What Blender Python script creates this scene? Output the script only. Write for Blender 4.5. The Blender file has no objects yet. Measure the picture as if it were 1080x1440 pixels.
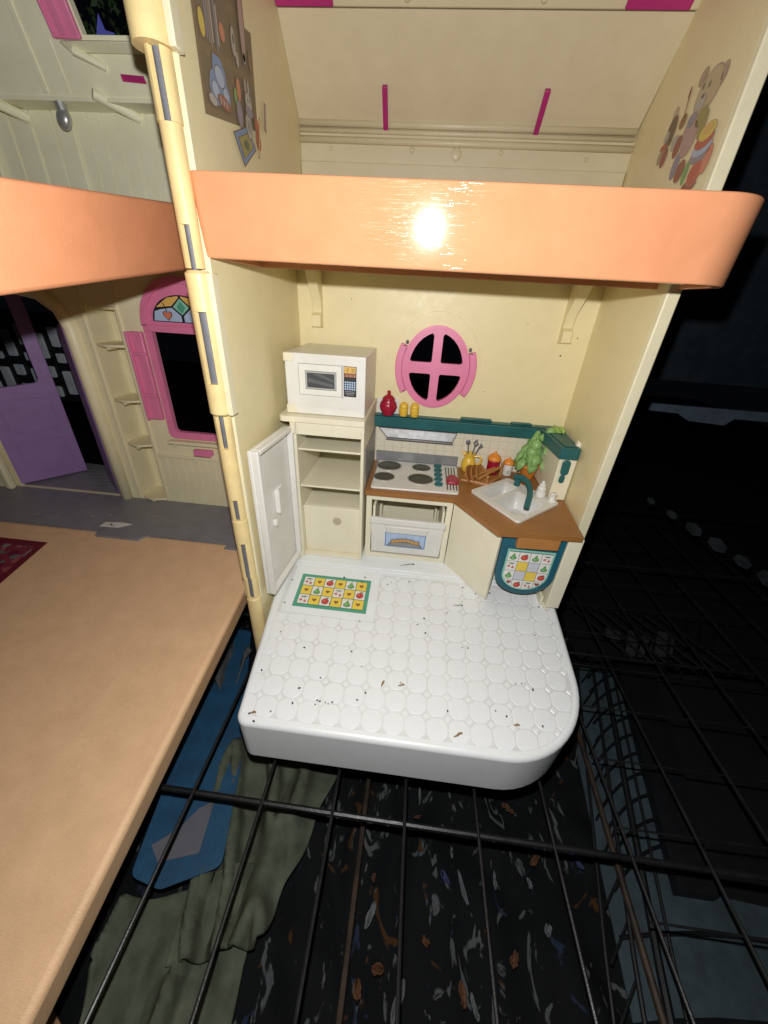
import bpy, bmesh, math, random
from mathutils import Vector, Matrix
from mathutils.geometry import tessellate_polygon, delaunay_2d_cdt
from mathutils import noise as mnoise
random.seed(7)
PI = math.pi
scene = bpy.context.scene
COL = scene.collection
# ------------------------------------------------------------------ camera, light, exposure
# one scene unit is about 1.5 cm of the real toy
cam_d = bpy.data.cameras.new("camera")
cam = bpy.data.objects.new("camera", cam_d); COL.objects.link(cam)
RX, UP, BK = (0.99328464, 0.10339758, 0.05190928), (-0.09679626, 0.4969246, 0.86237836), (0.06337283, -0.8616118, 0.50359607)
CAM = Vector((5.704, -9.605, 15.106))
M = Matrix((RX, UP, BK)).transposed().to_4x4(); M.translation = CAM
cam.matrix_world = M
cam_d.sensor_fit = 'VERTICAL'; cam_d.sensor_height = 36; cam_d.lens = 518.4 / 1440 * 36
cam_d.clip_start = 0.1; cam_d.clip_end = 400
scene.camera = cam
w = bpy.data.worlds.new("World"); scene.world = w; w.use_nodes = True
bg = w.node_tree.nodes["Background"]; bg.inputs[0].default_value = (0.6, 0.7, 1.0, 1); bg.inputs[1].default_value = 0.002
scene.view_settings.view_transform = 'Standard'; scene.view_settings.look = 'None'
scene.view_settings.exposure = 0.0; scene.view_settings.gamma = 1.0
# the phone's flash, just above and beside its lens
ld = bpy.data.lights.new("phone_flash", 'POINT'); ld.energy = 15500; ld.shadow_soft_size = 0.16; ld.color = (1.0, 0.985, 0.965)
lo = bpy.data.objects.new("phone_flash", ld); COL.objects.link(lo)
lo.location = CAM + Vector(UP) * 1.75 - Vector(RX) * 0.2
TAU = 0.168

# ------------------------------------------------------------------ materials
MATS = {}
def nd(nt, t, **k):
    n = nt.nodes.new(t)
    for a, b in k.items(): setattr(n, a, b)
    return n
def plastic(name, col, rough=0.38, mott=0.05, dirt=0.0, dirtcol=(0.35, 0.25, 0.14), scale=1.0, bump=0.02, spec=0.5, sss=0.0, metal=0.0, bscale=14):
    if name in MATS: return MATS[name]
    m = bpy.data.materials.new(name); m.use_nodes = True; nt = m.node_tree; b = nt.nodes["Principled BSDF"]
    tc = nd(nt, 'ShaderNodeTexCoord')
    n1 = nd(nt, 'ShaderNodeTexNoise'); n1.inputs['Scale'].default_value = 0.9 * scale; n1.inputs['Detail'].default_value = 6; n1.inputs['Roughness'].default_value = 0.6
    nt.links.new(tc.outputs['Object'], n1.inputs['Vector'])
    r = nd(nt, 'ShaderNodeValToRGB'); r.color_ramp.elements[0].position = 0.3; r.color_ramp.elements[1].position = 0.7
    d = 1 - mott * 2
    r.color_ramp.elements[0].color = (col[0] * d, col[1] * d * 0.99, col[2] * d * 0.96, 1)
    r.color_ramp.elements[1].color = (min(1, col[0] * (1 + mott * .5)), min(1, col[1] * (1 + mott * .5)), min(1, col[2] * (1 + mott * .5)), 1)
    nt.links.new(n1.outputs[0], r.inputs[0]); out = r.outputs[0]
    if dirt > 0:
        n2 = nd(nt, 'ShaderNodeTexNoise'); n2.inputs['Scale'].default_value = 5 * scale; n2.inputs['Detail'].default_value = 8; n2.inputs['Roughness'].default_value = 0.75
        nt.links.new(tc.outputs['Object'], n2.inputs['Vector'])
        r2 = nd(nt, 'ShaderNodeValToRGB'); r2.color_ramp.elements[0].position = 0.60 - dirt * .12; r2.color_ramp.elements[1].position = 0.80
        r2.color_ramp.elements[0].color = (0, 0, 0, 1); r2.color_ramp.elements[1].color = (dirt, dirt, dirt, 1)
        nt.links.new(n2.outputs[0], r2.inputs[0])
        mx = nd(nt, 'ShaderNodeMix', data_type='RGBA'); mx.inputs[7].default_value = (*dirtcol, 1)
        nt.links.new(r2.outputs[0], mx.inputs[0]); nt.links.new(out, mx.inputs[6]); out = mx.outputs[2]
    nt.links.new(out, b.inputs['Base Color'])
    n3 = nd(nt, 'ShaderNodeTexNoise'); n3.inputs['Scale'].default_value = 3 * scale; n3.inputs['Detail'].default_value = 5
    nt.links.new(tc.outputs['Object'], n3.inputs['Vector'])
    mr = nd(nt, 'ShaderNodeMapRange'); mr.inputs[3].default_value = max(0.05, rough - 0.10); mr.inputs[4].default_value = rough + 0.14
    nt.links.new(n3.outputs[0], mr.inputs[0]); nt.links.new(mr.outputs[0], b.inputs['Roughness'])
    b.inputs['Specular IOR Level'].default_value = spec; b.inputs['Metallic'].default_value = metal
    if sss:
        b.inputs['Subsurface Weight'].default_value = sss; b.inputs['Subsurface Radius'].default_value = (.3, .22, .15); b.inputs['Subsurface Scale'].default_value = 0.5
    if bump:
        n4 = nd(nt, 'ShaderNodeTexNoise'); n4.inputs['Scale'].default_value = bscale; n4.inputs['Detail'].default_value = 6
        nt.links.new(tc.outputs['Object'], n4.inputs['Vector'])
        bp = nd(nt, 'ShaderNodeBump'); bp.inputs['Strength'].default_value = 0.35; bp.inputs['Distance'].default_value = bump
        nt.links.new(n4.outputs[0], bp.inputs['Height']); nt.links.new(bp.outputs[0], b.inputs['Normal'])
    MATS[name] = m; return m
def ink(name, col, rough=0.45):
    return plastic('ink_' + name, col, rough, 0.03, bump=0)

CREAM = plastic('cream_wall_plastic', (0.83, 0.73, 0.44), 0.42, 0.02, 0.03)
CREAMA = plastic('cream_plastic_dimmed', (0.64, 0.56, 0.375), 0.40, 0.025, 0.05)  # same cream plastic, with the attic's dimmer light put into the base colour
CREAMW = plastic('cream_plastic_brightened', (0.86, 0.785, 0.53), 0.42, 0.03, 0.08)  # same cream plastic, lightened so the wing's brightness sits in the colour
CREAMU = plastic('cream_wing_attic_brightened', (0.86, 0.84, 0.62), 0.42, 0.03, 0.06)  # same cream again, wing attic brightened through its base colour
CREAMF = plastic('cream_furniture_plastic', (0.82, 0.77, 0.60), 0.38, 0.025, 0.05)
CREAME = plastic('cream_wall_edge', (0.80, 0.74, 0.52), 0.42, 0.04, 0.05)
YELL = plastic('aged_yellow_plastic', (0.84, 0.66, 0.32), 0.42, 0.08, 0.15, (0.5, 0.3, 0.1))
PIN = plastic('grey_pin_plastic', (0.16, 0.17, 0.20), 0.5, 0.1)
WHITE = plastic('white_floor_plastic', (0.84, 0.87, 0.89), 0.30, 0.015, 0.08, (0.55, 0.47, 0.34), bump=0.012, sss=0.0)
GROUT = plastic('dirty_joint_plastic', (0.77, 0.785, 0.78), 0.45, 0.06, 0.55, (0.45, 0.36, 0.24))
WHITEB = plastic('white_appliance_plastic', (0.78, 0.77, 0.73), 0.30, 0.03, 0.08)
ORANGE = plastic('orange_floor_plastic', (0.75, 0.325, 0.165), 0.40, 0.04, 0.04, (0.95, 0.6, 0.4))
GREY = plastic('grey_floor_plastic', (0.25, 0.25, 0.27), 0.42, 0.08, 0.15, (0.30, 0.28, 0.26))
PURPLE = plastic('purple_plastic', (0.34, 0.20, 0.46), 0.42, 0.06)
PINK = plastic('pink_plastic', (0.80, 0.235, 0.42), 0.36, 0.05)
MAGENTA = plastic('magenta_plastic', (0.42, 0.025, 0.16), 0.4, 0.05)
TEAL = plastic('teal_plastic', (0.018, 0.125, 0.135), 0.36, 0.10)
TEALB = plastic('blue_teal_plastic', (0.016, 0.115, 0.165), 0.36, 0.08)
BROWN = plastic('brown_counter_plastic', (0.335, 0.145, 0.04), 0.36, 0.06, 0.05)
BROWNF = plastic('orange_brown_plastic', (0.44, 0.195, 0.055), 0.40, 0.06)
SILVER = plastic('silver_foil', (0.30, 0.30, 0.31), 0.42, 0.08, metal=0.35, bump=0.01)
DARKMET = plastic('burner_foil', (0.115, 0.115, 0.085), 0.42, 0.10, metal=0.4)
RIMMET = plastic('bright_ring_foil', (0.62, 0.62, 0.58), 0.3, 0.05, metal=0.6)
CRIMSON = plastic('crimson_plastic', (0.38, 0.008, 0.035), 0.28, 0.05)
YPL = plastic('yellow_plastic', (0.86, 0.55, 0.06), 0.30, 0.05)
OPL = plastic('orange_lid_plastic', (0.86, 0.30, 0.04), 0.34, 0.05)
TERRA = plastic('terracotta_plastic', (0.76, 0.27, 0.045), 0.4, 0.05)
LEAF = plastic('leaf_green_plastic', (0.29, 0.51, 0.17), 0.32, 0.12)
LEAFY = plastic('pale_leaf_plastic', (0.33, 0.50, 0.12), 0.34, 0.15)
CHROME = plastic('steel_ball', (0.5, 0.5, 0.5), 0.30, 0.02, metal=0.6, bump=0)
BLACKW = plastic('black_coated_wire', (0.016, 0.016, 0.017), 0.36, 0.3, 0.15, (0.10, 0.06, 0.03))
BLACKL = plastic('black_lattice_plastic', (0.007, 0.008, 0.010), 0.5, 0.2)
BLUE = plastic('blue_sheet_plastic', (0.014, 0.082, 0.175), 0.6, 0.15, 0.1, bump=0.05, bscale=3)
TARP = plastic('blue_grey_sheet', (0.048, 0.075, 0.09), 0.65, 0.2, 0.25, (0.14, 0.13, 0.10), bump=0.05)
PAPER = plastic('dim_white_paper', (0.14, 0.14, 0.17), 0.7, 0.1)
NAVY = plastic('dark_navy_board', (0.022, 0.036, 0.05), 0.6, 0.2, 0.2, (0.02, 0.02, 0.02))
STRIP = plastic('blue_grey_strip', (0.16, 0.21, 0.29), 0.6, 0.15)
TAN2 = plastic('tan_card', (0.34, 0.20, 0.11), 0.6, 0.1)
GROUND = plastic('black_ground', (0.006, 0.006, 0.006), 0.9, 0.3, 0.2, (0.02, 0.018, 0.015))
PALEB = plastic('pale_bluish_block', (0.50, 0.56, 0.62), 0.6, 0.15, 0.3, (0.15, 0.17, 0.18))
RAG = plastic('grey_rag', (0.12, 0.12, 0.125), 0.9, 0.2)
SPECK = ink('speck', (0.03, 0.022, 0.016)); CRUMB = ink('crumb', (0.30, 0.19, 0.08))
INKS = dict(white=(0.80, 0.79, 0.74), green=(0.09, 0.36, 0.24), yellow=(0.84, 0.62, 0.09), red=(0.55, 0.07, 0.05),
     pear=(0.16, 0.42, 0.10), dkgreen=(0.03, 0.12, 0.06), brown=(0.28, 0.13, 0.05), dkbrown=(0.12, 0.06, 0.03), blue=(0.16, 0.30, 0.60),
     ltblue=(0.45, 0.58, 0.80), black=(0.015, 0.015, 0.02), amber=(0.80, 0.50, 0.14), grey=(0.28, 0.28, 0.28), dkgrey=(0.06, 0.065, 0.07), dkgrey2=(0.12, 0.125, 0.13), pink=(0.60, 0.24, 0.28),
     lilac=(0.28, 0.26, 0.38), mint=(0.28, 0.60, 0.48), tan=(0.42, 0.31, 0.17), cherry=(0.60, 0.16, 0.14), cookie=(0.58, 0.33, 0.11), line=(0.10, 0.13, 0.18),
     ltgrey=(0.46, 0.47, 0.46), cell=(0.60, 0.62, 0.68), mauve=(0.42, 0.28, 0.26), salmon=(0.72, 0.22, 0.14), maroon=(0.15, 0.014, 0.03), shelf=(0.19, 0.115, 0.06), shelfback=(0.13, 0.09, 0.055),
     offwhite=(0.5, 0.48, 0.45), palepink=(0.52, 0.33, 0.33), olive=(0.36, 0.31, 0.08), dkred=(0.33, 0.06, 0.05))
I = {k: ink(k, v) for k, v in INKS.items()}

def panel_mat():
    m = plastic('tan_floor_plastic', (0.80, 0.52, 0.30), 0.36, 0.05, 0.12, (0.55, 0.32, 0.17))
    nt = m.node_tree; b = nt.nodes["Principled BSDF"]
    tc = nd(nt, 'ShaderNodeTexCoord'); mp = nd(nt, 'ShaderNodeMapping'); mp.inputs['Scale'].default_value = (2.2, 14, 5)
    wv = nd(nt, 'ShaderNodeTexNoise'); wv.inputs['Scale'].default_value = 1.6; wv.inputs['Detail'].default_value = 8; wv.inputs['Roughness'].default_value = .7; wv.inputs['Distortion'].default_value = .8
    nt.links.new(tc.outputs['Object'], mp.inputs[0]); nt.links.new(mp.outputs[0], wv.inputs['Vector'])
    bp = nd(nt, 'ShaderNodeBump'); bp.inputs['Strength'].default_value = 0.7; bp.inputs['Distance'].default_value = 0.035
    nt.links.new(wv.outputs[0], bp.inputs['Height']); nt.links.new(bp.outputs[0], b.inputs['Normal'])
    return m
TANP = panel_mat()
SPL = plastic('splash_cream', (0.80, 0.745, 0.60), 0.35, 0.03, 0.05)
def scratch_orange():
    m = plastic('orange_front_plastic', (0.75, 0.325, 0.165), 0.30, 0.04, 0.05, (0.95, 0.62, 0.42))
    nt = m.node_tree; b = nt.nodes["Principled BSDF"]; tc = nd(nt, 'ShaderNodeTexCoord')
    last = None
    for i, (rot, sc) in enumerate(((0.55, 1.3), (-0.75, 1.7), (1.25, 2.1), (-1.35, 1.1))):
        mp = nd(nt, 'ShaderNodeMapping'); mp.inputs['Rotation'].default_value = (0, rot, 0); mp.inputs['Scale'].default_value = (0.45 * sc, 1, 30 * sc); mp.inputs['Location'].default_value = (i * 3.7, 0, i)
        n = nd(nt, 'ShaderNodeTexNoise'); n.inputs['Scale'].default_value = 1.3; n.inputs['Detail'].default_value = 2
        nt.links.new(tc.outputs['Object'], mp.inputs[0]); nt.links.new(mp.outputs[0], n.inputs['Vector'])
        r = nd(nt, 'ShaderNodeValToRGB'); r.color_ramp.elements[0].position = .675; r.color_ramp.elements[1].position = .72
        nt.links.new(n.outputs[0], r.inputs[0])
        if last is None: last = r.outputs[0]
        else:
            a = nd(nt, 'ShaderNodeMath', operation='ADD'); nt.links.new(last, a.inputs[0]); nt.links.new(r.outputs[0], a.inputs[1]); last = a.outputs[0]
    n = nd(nt, 'ShaderNodeTexNoise'); n.inputs['Scale'].default_value = 3; n.inputs['Detail'].default_value = 3
    mp2 = nd(nt, 'ShaderNodeMapping'); mp2.inputs['Scale'].default_value = (.9, .9, 1.6); nt.links.new(tc.outputs['Object'], mp2.inputs[0]); nt.links.new(mp2.outputs[0], n.inputs['Vector'])
    a = nd(nt, 'ShaderNodeMath', operation='MULTIPLY_ADD'); a.inputs[1].default_value = .7
    nt.links.new(last, a.inputs[0]); nt.links.new(n.outputs[0], a.inputs[2])
    bp = nd(nt, 'ShaderNodeBump'); bp.inputs['Strength'].default_value = 0.2; bp.inputs['Distance'].default_value = 0.0028
    nt.links.new(a.outputs[0], bp.inputs['Height']); nt.links.new(bp.outputs[0], b.inputs['Normal'])
    mr = nd(nt, 'ShaderNodeMapRange'); mr.inputs[3].default_value = .10; mr.inputs[4].default_value = .30; b.inputs['Specular IOR Level'].default_value = .28
    nt.links.new(last, mr.inputs[0]); nt.links.new(mr.outputs[0], b.inputs['Roughness'])
    return m
ORANGEF = scratch_orange()
def towel_mat():
    m = plastic('olive_towel_fabric', (0.125, 0.142, 0.10), 0.95, 0.2, 0.4, (0.06, 0.07, 0.045), bump=0.16, bscale=30, spec=.1); return m
TOWEL = towel_mat()
def print_mat():
    m = bpy.data.materials.new('black_printed_fabric'); m.use_nodes = True; nt = m.node_tree; b = nt.nodes["Principled BSDF"]
    tc = nd(nt, 'ShaderNodeTexCoord'); base = (0.006, 0.007, 0.008, 1); prev = None
    for k, (sc, th, colr, off, stretch) in enumerate(((0.30, 0.635, (0.085, 0.09, 0.095, 1), 0, 2.0), (0.24, 0.685, (0.06, 0.028, 0.010, 1), 9, 1.3), (0.35, 0.70, (0.02, 0.03, 0.06, 1), 21, 1.8))):
        mp = nd(nt, 'ShaderNodeMapping'); mp.inputs['Location'].default_value = (off, off * .7, 0); mp.inputs['Scale'].default_value = (sc * stretch, sc, sc); mp.inputs['Rotation'].default_value = (0, 0, .5 - .4 * k)
        n = nd(nt, 'ShaderNodeTexNoise'); n.inputs['Scale'].default_value = 1.5; n.inputs['Detail'].default_value = 3; n.inputs['Roughness'].default_value = .55; n.inputs['Distortion'].default_value = 1.6
        nt.links.new(tc.outputs['Object'], mp.inputs[0]); nt.links.new(mp.outputs[0], n.inputs['Vector'])
        r = nd(nt, 'ShaderNodeValToRGB'); r.color_ramp.elements[0].position = th - .03; r.color_ramp.elements[1].position = th + .01
        r.color_ramp.elements[0].color = (0, 0, 0, 1); r.color_ramp.elements[1].color = (1, 1, 1, 1)
        nt.links.new(n.outputs[0], r.inputs[0])
        mx = nd(nt, 'ShaderNodeMix', data_type='RGBA'); mx.inputs[7].default_value = colr
        if prev is None: mx.inputs[6].default_value = base
        else: nt.links.new(prev, mx.inputs[6])
        nt.links.new(r.outputs[0], mx.inputs[0]); prev = mx.outputs[2]
    nt.links.new(prev, b.inputs['Base Color']); b.inputs['Roughness'].default_value = 0.85; b.inputs['Specular IOR Level'].default_value = .15
    return m
PRINT = print_mat()
def rug_mat():
    m = bpy.data.materials.new('printed_rug_sticker'); m.use_nodes = True; nt = m.node_tree; b = nt.nodes["Principled BSDF"]
    tc = nd(nt, 'ShaderNodeTexCoord'); v = nd(nt, 'ShaderNodeTexVoronoi'); v.inputs['Scale'].default_value = 3.2
    nt.links.new(tc.outputs['Object'], v.inputs['Vector'])
    r = nd(nt, 'ShaderNodeValToRGB'); r.color_ramp.interpolation = 'CONSTANT'; e = r.color_ramp.elements
    e[0].position = 0; e[0].color = (0.20, 0.03, 0.05, 1); e[1].position = .3; e[1].color = (0.14, 0.012, 0.035, 1)
    for p, c in ((.45, (.22, .20, .17, 1)), (.6, (.17, .02, .05, 1)), (.75, (.3, .09, .09, 1)), (.86, (.12, .14, .13, 1))):
        q = e.new(p); q.color = c
    sp = nd(nt, 'ShaderNodeSeparateColor'); nt.links.new(v.outputs['Color'], sp.inputs[0]); nt.links.new(sp.outputs[0], r.inputs[0]); nt.links.new(r.outputs[0], b.inputs['Base Color'])
    b.inputs['Roughness'].default_value = .4; return m
RUG = rug_mat()
def bush_mat():
    return plastic('dark_bush_leaf', (0.035, 0.075, 0.022), 0.5, 0.3, bump=0)
BUSH = bush_mat()

# ------------------------------------------------------------------ builders
WL = {}
def wloc(o): return WL.get(o.name, Vector((0, 0, 0))) if o else Vector((0, 0, 0))
class G:
    def __init__(s): s.bm = bmesh.new(); s.mats = []
    def mi(s, m):
        if m is None: return 0
        if m not in s.mats: s.mats.append(m)
        return s.mats.index(m)
    def faces(s, vs, fs, m=None):
        k = s.mi(m); v = [s.bm.verts.new(p) for p in vs]
        for f in fs:
            try: q = s.bm.faces.new([v[i] for i in f]); q.material_index = k
            except ValueError: pass
        return v
    def box(s, x0, x1, y0, y1, z0, z1, m=None):
        vs = [(x, y, z) for z in (z0, z1) for y in (y0, y1) for x in (x0, x1)]
        return s.faces(vs, [(0, 2, 3, 1), (4, 5, 7, 6), (0, 1, 5, 4), (2, 6, 7, 3), (0, 4, 6, 2), (1, 3, 7, 5)], m)
    def hexa(s, a, b, m=None):   # two quads, same winding
        vs = list(a) + list(b)
        s.faces(vs, [(3, 2, 1, 0), (4, 5, 6, 7)] + [(i, (i + 1) % 4, (i + 1) % 4 + 4, i + 4) for i in range(4)], m)
    def prism(s, poly, f0, f1, m=None, holes=()):   # poly of 2-D points, f0/f1 map (a, b) to 3-D
        k = s.mi(m)
        sa = lambda p: sum(p[i - 1][0] * p[i][1] - p[i][0] * p[i - 1][1] for i in range(len(p)))
        if sa(poly) < 0: poly = list(poly)[::-1]
        loops = [list(poly)] + [(list(h) if sa(h) < 0 else list(h)[::-1]) for h in holes]
        flat = [p for l in loops for p in l]
        if holes:
            ed = []; o = 0
            for l in loops: ed += [(o + i, o + (i + 1) % len(l)) for i in range(len(l))]; o += len(l)
            r = delaunay_2d_cdt([Vector(p[:2]) for p in flat], ed, [], 0, 1e-7)
            org = {i: (q[0] if q else None) for i, q in enumerate(r[3])}
            tris = []
            for f in r[2]:
                c = sum((r[0][i] for i in f), Vector((0, 0))) / 3
                if _inside(c, loops[0]) and not any(_inside(c, h) for h in loops[1:]):
                    t = tuple(org[i] for i in f)
                    if None not in t: tris.append(t)
        else: tris = tessellate_polygon([[Vector((p[0], p[1], 0)) for p in l] for l in loops])
        va = [s.bm.verts.new(f0(*p)) for p in flat]; vb = [s.bm.verts.new(f1(*p)) for p in flat]
        simple = (not holes) and _convex(poly)
        if simple:
            s.bm.faces.new(va).material_index = k; s.bm.faces.new(vb[::-1]).material_index = k
        else:
            for t in tris:
                for V, tt in ((va, t), (vb, t[::-1])):
                    try: s.bm.faces.new([V[i] for i in tt]).material_index = k
                    except ValueError: pass
        o = 0
        for l in loops:
            n = len(l)
            for i in range(n):
                j = (i + 1) % n
                try: s.bm.faces.new((va[o + i], va[o + j], vb[o + j], vb[o + i])).material_index = k
                except ValueError: pass
            o += n
    def plateY(s, poly, y0, y1, m=None, holes=()): s.prism(poly, lambda a, b: (a, y0, b), lambda a, b: (a, y1, b), m, holes)
    def plateZ(s, poly, z0, z1, m=None, holes=()): s.prism(poly, lambda a, b: (a, b, z0), lambda a, b: (a, b, z1), m, holes)
    def plateX(s, poly, x0, x1, m=None, holes=()): s.prism(poly, lambda a, b: (x0, a, b), lambda a, b: (x1, a, b), m, holes)
    def tube(s, pts, r, n=8, m=None, cap=True):
        k = s.mi(m); pts = [Vector(p) for p in pts]; rs = r if isinstance(r, (list, tuple)) else [r] * len(pts); rings = []
        ref = None
        for i, p in enumerate(pts):
            t = (pts[min(i + 1, len(pts) - 1)] - pts[max(i - 1, 0)]).normalized()
            if ref is None: ref = Vector((0, 0, 1)) if abs(t.z) < .9 else Vector((1, 0, 0))
            a = (ref - t * ref.dot(t)).normalized(); b2 = t.cross(a); ref = a
            rings.append([s.bm.verts.new(p + (a * math.cos(2 * PI * j / n) + b2 * math.sin(2 * PI * j / n)) * rs[i]) for j in range(n)])
        for i in range(len(rings) - 1):
            for j in range(n):
                f = s.bm.faces.new((rings[i][j], rings[i][(j + 1) % n], rings[i + 1][(j + 1) % n], rings[i + 1][j])); f.material_index = k; f.smooth = True
        if cap:
            s.bm.faces.new(rings[0][::-1]).material_index = k; s.bm.faces.new(rings[-1]).material_index = k
    def lathe(s, c, prof, n=24, m=None, sx=1, sy=1):
        k = s.mi(m); rings = []
        for r, z in prof:
            rings.append([s.bm.verts.new((c[0] + r * sx * math.cos(2 * PI * j / n), c[1] + r * sy * math.sin(2 * PI * j / n), c[2] + z)) for j in range(n)])
        for i in range(len(rings) - 1):
            for j in range(n):
                f = s.bm.faces.new((rings[i][j], rings[i][(j + 1) % n], rings[i + 1][(j + 1) % n], rings[i + 1][j])); f.material_index = k; f.smooth = True
        s.bm.faces.new(rings[0][::-1]).material_index = k; s.bm.faces.new(rings[-1]).material_index = k
    def ball(s, c, rx, ry, rz, m=None, n=12, rot=None):
        k = s.mi(m); mt = Matrix.Translation(c) @ (rot.to_4x4() if rot else Matrix()) @ Matrix.Diagonal((rx, ry, rz, 1))
        r = bmesh.ops.create_uvsphere(s.bm, u_segments=n, v_segments=max(6, n * 2 // 3), radius=1, matrix=mt)
        for v in r['verts']:
            for f in v.link_faces: f.material_index = k; f.smooth = True
    def build(s, name, mat=None, parent=None, bevel=0, seg=2, local=False, smooth=False, label=None, recalc=True):
        if recalc: bmesh.ops.recalc_face_normals(s.bm, faces=s.bm.faces)
        off = Vector((0, 0, 0)) if local else wloc(parent)
        if off.length: bmesh.ops.translate(s.bm, verts=s.bm.verts, vec=-off)
        me = bpy.data.meshes.new(name); s.bm.to_mesh(me); s.bm.free()
        mats = s.mats if s.mats else [mat]
        for m in mats: me.materials.append(m)
        for p in me.polygons: p.use_smooth = True
        if not smooth: me.set_sharp_from_angle(angle=math.radians(32))
        o = bpy.data.objects.new(name, me); COL.objects.link(o)
        if parent: o.parent = parent
        WL[o.name] = wloc(parent) if not local else Vector((0, 0, 0))
        if bevel:
            b = o.modifiers.new('bevel', 'BEVEL'); b.width = bevel; b.segments = seg; b.limit_method = 'ANGLE'; b.angle_limit = math.radians(35); b.harden_normals = False
        if label: o['label'] = label
        return o
def _inside(c, p):
    r = False
    for i in range(len(p)):
        a, b = p[i - 1], p[i]
        if (a[1] > c[1]) != (b[1] > c[1]) and c[0] < (b[0] - a[0]) * (c[1] - a[1]) / (b[1] - a[1]) + a[0]: r = not r
    return r
def _convex(p):
    s = 0; n = len(p)
    for i in range(n):
        a, b, c = p[i], p[(i + 1) % n], p[(i + 2) % n]
        z = (b[0] - a[0]) * (c[1] - b[1]) - (b[1] - a[1]) * (c[0] - b[0])
        if abs(z) > 1e-9:
            if s and (z > 0) != (s > 0): return False
            s = z
    return True
def tag(o, label=None, cat=None, group=None, kind=None):
    if label: o['label'] = label
    if cat: o['category'] = cat
    if group: o['group'] = group
    if kind: o['kind'] = kind
    return o
def thing(name, label, cat, loc, group=None):
    o = bpy.data.objects.new(name, None); COL.objects.link(o); o.location = loc; o.empty_display_size = .3
    WL[o.name] = Vector(loc); return tag(o, label, cat, group)
def ell(cx, cy, rx, ry, n=32, a0=0, a1=2 * PI):
    full = abs(a1 - a0 - 2 * PI) < 1e-6; k = n if full else n + 1
    return [(cx + rx * math.cos(a0 + (a1 - a0) * i / n), cy + ry * math.sin(a0 + (a1 - a0) * i / n)) for i in range(k)]
def rrect(x0, x1, y0, y1, r, n=4):
    out = []
    for cx, cy, a in ((x1 - r, y0 + r, -PI / 2), (x1 - r, y1 - r, 0), (x0 + r, y1 - r, PI / 2), (x0 + r, y0 + r, PI)):
        out += [(cx + r * math.cos(a + PI / 2 * i / n), cy + r * math.sin(a + PI / 2 * i / n)) for i in range(n + 1)]
    return out
def roundpoly(pts, rad, n=5):
    out = []; N = len(pts)
    for i, p in enumerate(pts):
        r = rad[i] if isinstance(rad, (list, tuple)) else rad
        if r <= 0: out.append(tuple(p)); continue
        a = Vector(pts[i - 1]) - Vector(p); b = Vector(pts[(i + 1) % N]) - Vector(p)
        a = a.normalized(); b = b.normalized(); ang = a.angle(b); d = r / math.tan(ang / 2)
        p0 = Vector(p) + a * d; p1 = Vector(p) + b * d; c = Vector(p) + (a + b).normalized() * (r / math.sin(ang / 2))
        t0 = math.atan2(p0.y - c.y, p0.x - c.x); t1 = math.atan2(p1.y - c.y, p1.x - c.x); dt = (t1 - t0 + PI) % (2 * PI) - PI
        out += [(c.x + r * math.cos(t0 + dt * k / n), c.y + r * math.sin(t0 + dt * k / n)) for k in range(n + 1)]
    return out
def clip(poly, cl):   # Sutherland-Hodgman, cl convex and counter-clockwise
    out = list(poly)
    for i in range(len(cl)):
        a, b = cl[i], cl[(i + 1) % len(cl)]; inp = out; out = []
        if not inp: return []
        ins = lambda p: (b[0] - a[0]) * (p[1] - a[1]) - (b[1] - a[1]) * (p[0] - a[0]) >= -1e-9
        for k in range(len(inp)):
            p, q = inp[k - 1], inp[k]
            if ins(p) != ins(q):
                d1 = (b[0] - a[0]) * (p[1] - a[1]) - (b[1] - a[1]) * (p[0] - a[0]); d2 = (b[0] - a[0]) * (q[1] - a[1]) - (b[1] - a[1]) * (q[0] - a[0])
                t = d1 / (d1 - d2); out.append((p[0] + (q[0] - p[0]) * t, p[1] + (q[1] - p[1]) * t))
            if ins(q): out.append(q)
    return out
def area(p): return abs(sum(p[i - 1][0] * p[i][1] - p[i][0] * p[i - 1][1] for i in range(len(p)))) / 2

def sticker(name, parent, fr, shapes, local=False, label=None, base=0.010):
    """shapes: (poly, material, layer).  fr(a, b, h) maps the print's plane to 3-D with height h."""
    g = G()
    for k, (poly, m, layer) in enumerate(shapes):
        h = base + 0.010 * layer; mi = g.mi(m)
        vs = [Vector(fr(a, b, h)) for a, b in poly]
        if _convex(poly): v = [g.bm.verts.new(p) for p in vs]; g.bm.faces.new(v).material_index = mi
        else:
            v = [g.bm.verts.new(p) for p in vs]
            for t in tessellate_polygon([[Vector((a, b, 0)) for a, b in poly]]):
                try: g.bm.faces.new([v[i] for i in t]).material_index = mi
                except ValueError: pass
    return g.build(name, None, parent, local=local, label=label)
MUTED = {}
def mute(S, k=.42, c=(.40, .33, .20)):
    out = []
    for p, m, l in S:
        if m.name not in MUTED:
            key = [q for q in I if I[q] == m][0]; col = INKS[key]
            MUTED[m.name] = ink('faded_' + key, tuple(a * (1 - k) + b * k for a, b in zip(col, c)))
        out.append((p, MUTED[m.name], l))
    return out
def sq(x, y, s, m, L, s2=None): s2 = s2 or s; return ([(x - s / 2, y - s2 / 2), (x + s / 2, y - s2 / 2), (x + s / 2, y + s2 / 2), (x - s / 2, y + s2 / 2)], m, L)
def heart(x, y, s, m, L):
    p = [(x + s * .062 * 16 * math.sin(t) ** 3 / 2, y + s * .062 * (13 * math.cos(t) - 5 * math.cos(2 * t) - 2 * math.cos(3 * t) - math.cos(4 * t)) / 2) for t in [2 * PI * i / 24 for i in range(24)]]
    return [(p, m, L)]
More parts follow.
